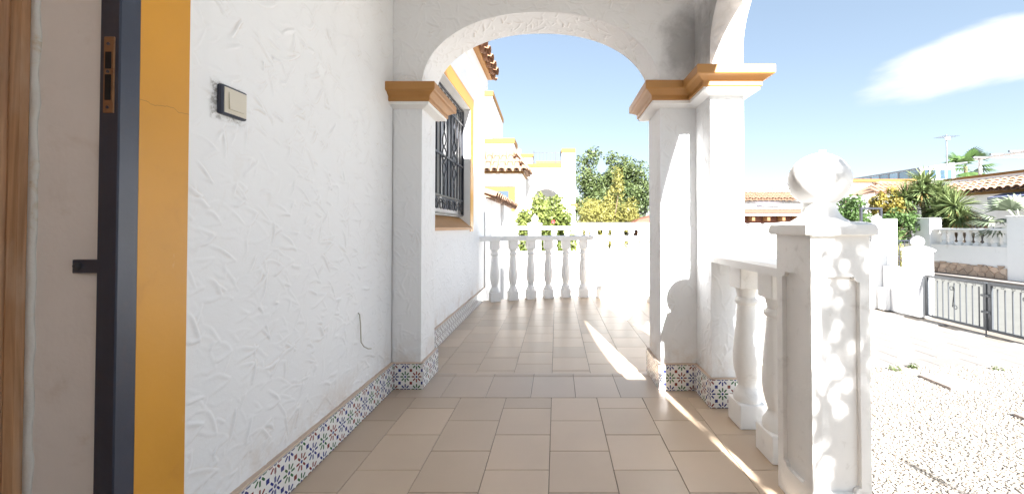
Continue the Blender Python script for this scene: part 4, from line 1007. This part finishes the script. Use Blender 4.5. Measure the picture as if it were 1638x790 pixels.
# out of frame, but their shade falls into the picture
SITE = False
C, Rr = crown_blobs((1.655, -2.25, 2.55), (0.17, 0.35, 0.93), 120, 0.12, 41)
C += [np.array(c) for c in ((1.60, -2.25, 3.36), (1.67, -2.2, 3.28), (1.72, -2.3, 3.40), (1.66, -2.3, 3.44), (1.57, -2.2, 3.24), (1.63, -2.25, 3.2))]; Rr += [0.10, 0.11, 0.12, 0.09, 0.08, 0.11]
lt_ = thing('lemon_tree', 'small leafy tree beside the porch entrance casting dappled shade', 'tree', (1.7, -2.3, GP))
tk = MB(); tk.tube([(1.70, -2.3, GP), (1.73, -2.28, 1.0), (1.72, -2.25, 2.4)], 0.035, 8, 0.015)
for i in range(0, 90, 8): tk.tube([(1.72, -2.27, 1.6), tuple(C[i])], 0.012, 5, 0.004)
tk.build('trunk', M['bark'], lt_); leaf_cloud('crown', C, Rr, 1950, 0.034, M['leaf_mid'], lt_, 0.48)
leaf_cloud('crown', [(1.585, -2.25, 3.33), (1.625, -2.2, 3.40), (1.60, -2.3, 3.25), (1.665, -2.2, 3.33), (1.65, -2.3, 3.44), (1.69, -2.25, 3.26)], [0.06, 0.075, 0.06, 0.08, 0.07, 0.08], 170, 0.030, M['leaf_mid'], lt_, 0.48)
cy = thing('cypress', 'slim dark cypress out of frame beside the drive casting a pointed shadow', 'tree', (3.63, -3.0, GP))
MB().tube([(3.63, -3.0, GP), (3.63, -3.0, 2.7)], 0.05, 7, 0.01).build('trunk', M['bark'], cy)
leaf_cloud('crown', [(3.63, -3.0, z) for z in np.linspace(0.1, 2.85, 30)], [0.02 + 0.11 * (2.95 - z) for z in np.linspace(0.1, 2.85, 30)], 6000, 0.04, M['leaf_dark'], cy)
SITE = True
# weeds on the gravel edge
for i, (x, y, n_, lb) in enumerate(((3.28, 3.53, 90, 'small dark weed tuft on the gravel edge'), (3.06, 3.47, 50, 'tiny flat weed left of the dark tuft'), (4.0, 3.48, 40, 'thin weed on the gravel edge to the right'))):
    tag(leaf_cloud('weed', [(x + k * 0.03, y, GZ + 0.012) for k in range(3)], [0.028, 0.035, 0.022], n_, 0.011, M['leaf_dark'], None), lb, 'weed', 'weeds along the gravel edge')

# ================================================================== LEFT NEIGHBOURS
SITE = False
ut = thing('tiled_outhouse', 'low white rendered outbuilding with a mossy tile coping', 'outbuilding', (-1.3, 6.5, GP))
u = bx(-1.9, -0.958, 5.11, 8.1, GP, 1.345).build('wall', M['far_white'], ut)
bx(-0.958, -0.905, 6.55, 6.95, GP, 1.335, bev=0.004).build('buttress', M['far_white'], ut)
arc_ = [(-1, 0)] + [(math.cos(a), 0.26 + 0.12 * math.sin(a)) for a in np.linspace(PI, 0, 9)] + [(1, 0)]
MB().loft([[(x, 5.62 + 0.11 * c_, 0.48 + h_) for c_, h_ in arc_] for x in (-0.957, -0.9555)]).build('niche', M['plaster'], ut)
rf = MB().add([(-0.88, 5.10, 1.35), (-0.88, 8.2, 1.35), (-1.95, 8.2, 1.78), (-1.95, 5.10, 1.78), (-1.95, 8.2, 1.35), (-1.95, 5.10, 1.35)], [(0, 1, 2, 3), (1, 4, 2), (0, 3, 5), (0, 5, 4, 1)]).build('roof', M['terracotta'], ut)
tile_roof(rf, (-0.83, 5.2, 1.335), (0, 1, 0), (-1, 0, 0.40), 15, 3, 0.20, 0.40, 0.08, M['terracotta_pale'])

SITE = True
ah = thing('arched_house', 'white two storey neighbour house with ochre trim, arch and roof terrace railing', 'house', (-0.6, 11, GZ))
AY0 = 11.0
# front wall with arched opening
def arch_front(x0, x1, xa, xb, za, zs, z0_, z1_, y0_, y1_):
    c = (xa + xb) / 2; a = (xb - xa) / 2; xs = [xa] + [c + a * -math.cos(PI * k / 14) for k in range(15)] + [xb]
    zs_ = [z0_] + [zs + (za - zs) * math.sin(PI * k / 14) for k in range(15)] + [z0_]
    m_ = MB(); outl = [(x0, z0_)] + list(zip(xs, zs_)) + [(x1, z0_), (x1, z1_), (x0, z1_)]
    n = len(outl); m_.add([(x, y0_, z) for x, z in outl] + [(x, y1_, z) for x, z in outl], [tuple(range(n)), tuple(range(2 * n - 1, n - 1, -1))] + [(i, n + i, n + (i + 1) % n, (i + 1) % n) for i in range(n)])
    return m_
arch_front(-1.2, 0.16, -0.72, 0.13, 2.06, 1.62, GZ, 2.68, AY0, AY0 + 0.25).build('front_wall', M['far_white'], ah)
bx(0.162, 0.54, AY0 - 0.02, AY0 + 0.32, GZ, 3.10).build('corner_tower', M['far_white'], ah)
bx(0.145, 0.555, AY0 - 0.035, AY0 + 0.335, 3.10, 3.22).build('tower_trim', M['ochre_far'], ah)
bx(-1.2, 0.16, AY0 - 0.03, AY0 + 0.28, 2.68, 2.785).build('parapet_trim', M['ochre_far'], ah)
bx(0.05, 0.20, AY0 - 0.05, AY0 + 0.3, 1.56, 1.625).build('arch_capital', M['ochre_far'], ah)
bx(0.40, 0.60, AY0 - 0.05, AY0 + 0.3, 1.56, 1.625).build('arch_capital', M['ochre_far'], ah)
bx(-4.0, 0.30, AY0 + 1.6, AY0 + 5.0, GZ, 2.6).build('rear_block', M['far_white'], ah)
bx(-4.0, 0.30, AY0 + 0.3, AY0 + 1.6, 2.55, 2.65).build('porch_ceiling', M['far_white'], ah)
bx(-0.70, 0.42, AY0 + 2.5, AY0 + 2.7, 2.6, 3.2).build('terrace_wall', M['far_white'], ah)
bx(-0.72, 0.44, AY0 + 2.49, AY0 + 2.71, 3.2, 3.30).build('terrace_trim', M['ochre_far'], ah)
rl = MB()
for z in (3.12, 2.83): rl.box(-0.68, 0.16, AY0 + 0.11, AY0 + 0.13, z, z + 0.02)
for x in (-0.66, -0.02, 0.13): rl.box(x - 0.014, x + 0.014, AY0 + 0.105, AY0 + 0.135, 2.785, 3.19)
rail = rl.build('terrace_railing', M['iron'], ah)
bm = bx(-0.006, 0.006, AY0 + 0.114, AY0 + 0.126, 2.85, 3.12).mesh('railing_bar', M['iron'])
for i in range(7): ob('railing_bar', bm, rail, T((-0.6 + i * 0.105, 0, 0)))
bx(-1.5, -0.70, AY0 + 0.35, AY0 + 0.55, 2.6, 3.02).build('terrace_wall', M['far_white'], ah)
bx(-1.52, -0.68, AY0 + 0.34, AY0 + 0.56, 3.02, 3.14).build('terrace_trim', M['ochre_far'], ah)
th_ = thing('tiled_bay_house', 'white neighbour bay with hipped pale tile roof and ochre parapet', 'house', (-1.6, 9.8, GZ))
BYY = 9.7
bx(-4.0, -0.88, BYY, 10.9, GZ, 2.32).build('wall', M['far_white'], th_)
bx(-4.0, -1.15, 10.2, 10.95, 2.32, 3.20).build('parapet', M['far_white'], th_)
bx(-4.0, -1.12, 10.17, 10.97, 3.20, 3.33).build('parapet_trim', M['ochre_far'], th_)
bx(-4.0, -0.83, BYY - 0.05, 10.9, 2.32, 2.36).build('eave_fascia', M['ochre_far'], th_)
rf = MB().add([(-4, BYY - 0.12, 2.38), (-0.76, BYY - 0.12, 2.38), (-0.76, 10.9, 2.38), (-1.15, 10.25, 2.95), (-4, 10.25, 2.95), (-1.15, 10.9, 2.95), (-4, 10.9, 2.38)], [(0, 1, 3, 4), (1, 2, 5, 3), (0, 6, 2, 1)]).build('roof', M['terracotta_pale'], th_)
tile_roof(rf, (-2.3, BYY - 0.16, 2.36), (1, 0, 0), (0, 0.57, 0.57), 9, 3, 0.185, 0.34, 0.075, M['terracotta_pale'], keepf=lambda p: p.x < -0.74 - (p.y - BYY + 0.16) * 0.68)
tile_roof(rf, (-0.72, BYY - 0.1, 2.36), (0, 1, 0), (-0.42, 0, 0.62), 6, 2, 0.185, 0.34, 0.075, M['terracotta_pale'], keepf=lambda p: p.x < -0.6 and p.y > BYY - 0.2 + (-0.72 - p.x) * 1.4)
wn = bx(-2.2, -1.05, BYY - 0.02, BYY - 0.001, 1.35, 1.98).build('window', M['ochre_far'], th_)
bx(-2.1, -1.22, BYY - 0.035, BYY - 0.021, 1.0, 1.86).build('pane', M['glass'], wn)
bx(-2.3, -0.98, BYY - 0.05, BYY - 0.001, 1.985, 2.02).build('window_ledge', M['far_white'], th_)
gh = thing('gabled_house', 'tall white gable end with an ochre sloping verge above the bay roof', 'house', (-2.4, 13, GZ))
MB().loft([[(-5.0, y, GZ), (-1.86, y, GZ), (-1.86, y, zt), (-5.0, y, zt)] for y, zt in ((10.98, 4.75), (13.1, 4.55))]).build('wall', M['far_white'], gh)
MB().loft([[(-2.1, y, zt), (-1.83, y, zt), (-1.83, y, zt + 0.14), (-2.1, y, zt + 0.14)] for y, zt in ((10.95, 4.75), (13.13, 4.55))]).build('verge', M['ochre_far'], gh)
bx(-2.2, -1.95, 13.5, 13.9, 3.2, 4.0).build('chimney', M['far_white'], gh)
# second balustrade further right behind the boundary wall
b2 = thing('rear_balustrade', 'second white balustrade behind the boundary wall, under the golden shrub', 'balustrade', (1.9, 8.6, GZ))
bx(0.42, 4.0, 8.6, 8.74, GZ, 0.40).build('wall_base', M['far_white'], b2)
bx(0.42, 4.0, 8.59, 8.75, 0.985, 1.045, bev=0.008).build('handrail', M['far_white'], b2)
bm_r = baluster_mesh(0.585, 0.12, 8, m=M['far_white'])
x = 0.5
while x < 3.95: ob('baluster', bm_r, b2, T((x, 8.67, 0.40))); x += 0.2
sh_ = thing('garden_shed', 'small brown roofed shed just left of the right pillar', 'shed', (2.4, 9.6, GZ))
bx(2.15, 4.2, 9.6, 11.0, GZ, 1.02).build('wall', M['brown_roof'], sh_)
MB().loft([[(1.95, y, 1.05), (4.3, y, 1.05), (4.3, y, 1.10), (3.1, y, 1.38), (2.05, y, 1.13)] for y in (9.45, 11.1)]).build('roof', M['brown_roof'], sh_)

# ================================================================== HOUSES BEHIND (centre right, between pillar and ball pier)
pg = thing('terracotta_pergola', 'long terracotta coloured pergola roof behind the boundary wall', 'pergola', (5.5, 9.4, GZ))
PY = 9.2
bx(3.2, 6.4, PY, PY + 0.06, 1.385, 1.42).build('gutter', M['far_white'], pg)
bx(3.2, 6.4, PY + 0.02, PY + 1.8, 1.29, 1.384).build('roof_deck', M['brown_roof'], pg)
bx(3.2, 6.4, PY - 0.02, PY + 0.04, 1.235, 1.275).build('beam', M['kerb'], pg)
bx(3.2, 6.4, PY + 0.30, PY + 0.36, 1.04, 1.228).build('back_screen', M['brown_roof'], pg)
bx(3.2, 6.4, PY + 0.28, PY + 0.40, GZ, 1.039).build('wall', M['far_white'], pg)
for i in range(9):
    x = 3.3 + i * 0.37
    bx(x, x + 0.07, PY + 0.06, PY + 0.29, 1.10, 1.228).build('bracket', M['orange_wood'], pg)
tl = barrel_mesh(0.3, 0.09, 0.08, M['terracotta'])
hb = thing('tile_roofed_villa', 'distant white villa with tiled roof and a balustraded roof terrace', 'house', (8, 14.5, GZ))
VY = 14.0
bx(6.0, 9.6, VY, VY + 3, GZ, 1.90).build('wall', M['far_white'], hb)
rf = MB().add([(6.2, VY - 0.2, 1.93), (9.7, VY - 0.2, 1.93), (9.7, VY + 1.2, 2.4), (6.9, VY + 1.2, 2.25)], [(0, 1, 2, 3)]).build('roof', M['terracotta_pale'], hb)
tile_roof(rf, (6.4, VY - 0.2, 1.93), (1, 0, 0), (0, 1, 0.30), 14, 4, 0.21, 0.36, 0.085, M['terracotta_pale'])
bx(5.5, 9.6, VY + 1.25, VY + 1.45, 1.9, 2.38).build('terrace_parapet', M['far_white'], hb)
bx(5.5, 9.6, VY + 1.22, VY + 1.5, 2.56, 2.61).build('terrace_handrail', M['far_white'], hb)
bm_v = bx(-0.035, 0.035, VY + 1.3, VY + 1.4, 2.38, 2.56).mesh('baluster', M['far_white'])
for i in range(22): ob('baluster', bm_v, hb, T((5.6 + i * 0.18, 0, 0)))
for x0_, x1_ in ((6.9, 7.1), (7.9, 8.25), (8.4, 8.7)):
    wn = bx(x0_, x1_, VY - 0.03, VY + 0.01, 1.45, 1.68).build('window', M['glass'], hb)
bx(7.35, 8.2, VY - 0.45, VY - 0.02, 1.70, 1.75).build('awning', M['awning'], hb)

# ================================================================== ACROSS THE STREET
ow = thing('street_wall', 'white wall across the street with balustrade on top and stone clad foot', 'garden wall', (10.3, 9.5, GZ))
OX = 10.25
bx(OX, OX + 0.25, 3.0, 17.0, GZ, 0.46).build('wall_base', M['far_white'], ow)
bx(OX - 0.015, OX + 0.265, 8.62, 17.0, 0.46, 0.49).build('coping', M['far_white'], ow)
bx(OX + 0.02, OX + 0.23, 8.62, 17.0, 0.86, 0.915, bev=0.008).build('handrail', M['far_white'], ow)
bm_o = baluster_mesh(0.37, 0.13, 10, m=M['far_white'])
y = 8.75
while y < 16.5:
    if not (10.30 < y < 10.92): ob('baluster', bm_o, ow, T((OX + 0.125, y, 0.49)))
    y += 0.2
for ya, yb in ((10.38, 10.84), (8.2, 8.62), (13.4, 13.8)):
    bx(OX - 0.03, OX + 0.30, ya, yb, GZ, 1.17, bev=0.01).build('pier', M['far_white'], ow)
    bx(OX - 0.045, OX + 0.315, ya - 0.015, yb + 0.015, 1.17, 1.20, bev=0.006).build('pier_cap', M['far_white'], ow)
def clip(poly, nx, ny, c):
    out = []
    for i in range(len(poly)):
        p, q = poly[i - 1], poly[i]; a = nx * p[0] + ny * p[1] - c; b = nx * q[0] + ny * q[1] - c
        if (a <= 0) != (b <= 0): t = a / (a - b); out.append((p[0] + t * (q[0] - p[0]), p[1] + t * (q[1] - p[1])))
        if b <= 0: out.append(q)
    return out
clad = bx(OX - 0.022, OX - 0.0005, 8.64, 13.0, GZ + 0.1, 0.0).build('cladding_bed', M['mortar'], ow)
seeds = []
yy = 8.0
g = np.random.default_rng(4)
for i in range(22):
    for j in range(3):
        seeds.append((8.0 + i * 0.19 + (0.09 if j % 2 else 0) + g.uniform(-.06, .06), GZ + 0.16 + j * 0.12 + g.uniform(-.035, .035)))
for i, s in enumerate(seeds):
    if s[0] < 8.7: continue
    poly = [(8.64, GZ + 0.10), (12.3, GZ + 0.10), (12.3, 0.03 + g.uniform(-.03, .03)), (8.64, 0.03 + g.uniform(-.03, .03))]
    for k, t in enumerate(seeds):
        if k == i or abs(t[0] - s[0]) > 0.6: continue
        nx, ny = t[0] - s[0], t[1] - s[1]; L_ = math.hypot(nx, ny); nx /= L_; ny /= L_
        poly = clip(poly, nx, ny, nx * (s[0] + t[0]) / 2 + ny * (s[1] + t[1]) / 2 - 0.008)
        if len(poly) < 3: break
    if len(poly) < 3: continue
    cx = sum(p[0] for p in poly) / len(poly); cz = sum(p[1] for p in poly) / len(poly); d = g.uniform(0.03, 0.05)
    mb = MB(); mb.loft([[(OX - 0.01, p[0], p[1]) for p in poly], [(OX - d * 0.7, p[0], p[1]) for p in poly], [(OX - d, cx + (p[0] - cx) * 0.86, cz + (p[1] - cz) * 0.86) for p in poly]])
    mb.build('cladding_stone', M['stone'], ow)

vh = thing('tile_roofed_bungalow', 'white bungalow across the street with tiled roof, arched gate and awning', 'house', (14, 11, GZ))
HX = 13.0
bx(HX, HX + 4, 3.0, 13.6, GZ, 2.0).build('wall', M['far_white'], vh)
bx(HX + 0.95, HX + 4, 3.0, 13.75, 2.0, 2.58).build('parapet', M['far_white'], vh)
bx(HX + 0.92, HX + 4, 3.0, 13.78, 2.58, 2.66).build('parapet_trim', M['ochre_far'], vh)
bx(HX - 0.12, HX + 0.1, 3.0, 13.65, 1.93, 2.02).build('eave_fascia', M['ochre_far'], vh)
rf = MB().add([(HX - 0.25, 3.0, 2.04), (HX - 0.25, 13.7, 2.04), (HX + 1.0, 13.2, 2.45), (HX + 1.0, 3.0, 2.45), (HX + 1.0, 13.75, 2.0)], [(0, 3, 2, 1), (1, 2, 4)]).build('roof', M['terracotta_pale'], vh)
tile_roof(rf, (HX - 0.30, 8.4, 2.02), (0, 1, 0), (1, 0, 0.33), 26, 4, 0.205, 0.38, 0.088, M['terracotta_pale'], keepf=lambda p: p.y < 13.7 - (p.x - HX + 0.3) * 0.6)
# arched gate
aw = [(11.5 + 0.42 * (1 - math.cos(PI * k / 12)), 0.95 + 0.50 * math.sin(PI * k / 12)) for k in range(13)]
pl = [(11.5, GZ), *aw, (12.34, GZ)]
gd = MB().loft([[(HX - 0.02, y, z) for y, z in pl], [(HX - 0.001, y, z) for y, z in pl]]).build('arched_gate', M['dark_wood'], vh)
for i in range(9): bx(HX - 0.035, HX - 0.0205, 11.56 + i * 0.088, 11.58 + i * 0.088, GZ, 0.95 + 0.5 * math.sin(PI * min(1, max(0.02, (i + 0.6) / 9.2)))).build('gate_slat', M['grey_metal'], gd)
fr_ = MB()
for sgn, yy_ in ((1, 11.44), (-1, 12.36)): fr_.box(HX - 0.03, HX - 0.001, yy_, yy_ + 0.05, GZ, 1.0)
fr_.build('gate_frame', M['orange_wood'], vh)
bx(HX - 0.03, HX - 0.001, 12.95, 13.05, GZ, 0.95).build('timber_post', M['orange_wood'], vh)
an = MB().loft([[(HX - 0.003, y, 1.90), (HX - 0.05, y, 1.92), (HX - 0.5, y, 1.80), (HX - 0.5, y, 1.76), (HX - 0.003, y, 1.82)] for y in (8.0, 11.0)]).build('awning', M['awning_blue'], vh)
bx(HX - 0.497, HX - 0.487, 8.0, 11.0, 1.57, 1.7595).build('awning_valance', M['awning'], an)
# roof pergola
rp = MB(); 
for (x, y) in ((14.6, 13.05), (14.6, 9.0), (17.4, 13.05), (17.4, 9.0)): rp.box(x - 0.03, x + 0.03, y - 0.03, y + 0.03, 2.66, 3.30)
pr = rp.build('roof_pergola', M['far_white'], vh)
for i in range(9): bx(14.4, 17.7, 8.9 + i * 0.52, 8.95 + i * 0.52, 3.33, 3.38).build('pergola_rafter', M['grey_metal'], pr)
for x in (14.57, 17.37): bx(x, x + 0.06, 8.8, 13.2, 3.27, 3.328).build('pergola_beam', M['far_white'], pr)

gz = thing('glazed_roof_house', 'white house with a long glazed roof enclosure and ochre parapet', 'house', (16, 18, GZ))
bx(10.5, 20.0, 16.5, 24, GZ, 2.90).build('wall', M['far_white'], gz)
bx(10.4, 15.6, 16.4, 16.7, 2.90, 3.02).build('parapet_trim', M['ochre_far'], gz)
en = bx(16.1, 18.0, 16.75, 22.5, 2.9, 3.02).build('enclosure_base', M['far_white'], gz)
EX, EY = 16.05, 16.7
MB().loft([[(EX - 0.08, y, 3.50), (EX - 0.08, y, 3.56), (18.1, y, 3.82), (18.1, y, 3.76)] for y in (EY - 0.03, 22.6)]).build('enclosure_roof', M['grey_metal'], gz)
fm = MB()
for i in range(12): y = EY + i * 0.52; fm.box(EX - 0.02, EX + 0.03, y, y + 0.06, 3.02, 3.50)
fm.box(EX - 0.015, EX + 0.025, EY, 22.5, 3.02, 3.07); fm.build('enclosure_frame', M['grey_metal'], gz)
for i in range(11): y = EY + i * 0.52; bx(EX, EX + 0.01, y + 0.062, y + 0.518, 3.072, 3.498).build('enclosure_pane', M['pane_shade_tone'], gz)
MB().loft([[(EX + 0.0, y, 2.95), (EX + 1.5, y, 2.95), (EX + 1.5, y, 3.78), (EX + 0.0, y, 3.56)] for y in (EY - 0.02, EY + 0.03)]).build('enclosure_end_wall', M['far_white'], gz)
for x0_, x1_ in ((0.12, 0.36), (0.44, 0.66), (0.84, 1.06), (1.12, 1.34)):
    bx(EX + x0_, EX + x1_, EY - 0.035, EY - 0.021, 3.06, 3.46).build('enclosure_pane', M['pane_sun_tone'], gz)
tt = bx(12.6, 15.4, 15.0, 16.4, GZ, 2.28).build('tower_bay', M['far_white'], gz)
MB().add([(12.45, 14.85, 2.28), (15.6, 14.85, 2.28), (15.6, 16.4, 2.28), (12.45, 16.4, 2.28), (13.4, 15.7, 2.85), (15.3, 15.7, 2.75)], [(0, 1, 5, 4), (1, 2, 5), (2, 3, 4, 5), (3, 0, 4)]).build('tower_roof', M['terracotta_pale'], gz)
tile_roof(tt, (12.6, 14.83, 2.27), (1, 0, 0), (0, 0.85, 0.5), 14, 3, 0.21, 0.36, 0.085, M['terracotta_pale'], keepf=lambda p: p.x > 12.5 + (p.y - 14.8) * 1.05)
at_ = thing('television_antenna', 'thin grey television antenna mast above the glazed enclosure', 'antenna', (16.5, 15.9, 2.6))
MB().tube([(16.5, 16.0, 2.6), (16.5, 16.0, 4.85)], 0.022, 8).build('mast', M['grey_metal'], at_)
ar = MB(); ar.tube([(16.2, 16.0, 4.75), (16.8, 16.0, 4.75)], 0.010, 5)
for i in range(7): ar.tube([(16.2 + i * 0.1, 15.75, 4.75), (16.2 + i * 0.1, 16.25, 4.75)], 0.006, 4)
ar.build('aerial', M['grey_metal'], at_)
bx(16.42, 16.58, 15.92, 16.0, 4.62, 4.74).build('amplifier_box', M['far_white'], at_)
a2 = thing('small_antenna', 'small white antenna pole just above the near pier ball', 'antenna', (11.6, 16.6, 2.9))
MB().tube([(11.65, 16.6, 2.9), (11.65, 16.6, 4.25)], 0.015, 6).build('mast', M['grey_metal'], a2); bx(11.5, 11.8, 16.55, 16.6, 4.0, 4.3).build('aerial', M['far_white'], a2)
mf = thing('metal_frame', 'dark metal pergola frame left of the yellow shrub', 'pergola', (6.4, 8.0, GZ))
f = MB(); f.box(6.42, 6.46, 8.0, 8.04, GZ, 1.32); f.box(6.42, 6.84, 8.0005, 8.0395, 1.32, 1.36); f.box(6.84, 6.88, 8.0, 8.04, GZ, 1.36); f.build('frame', M['iron'], mf)
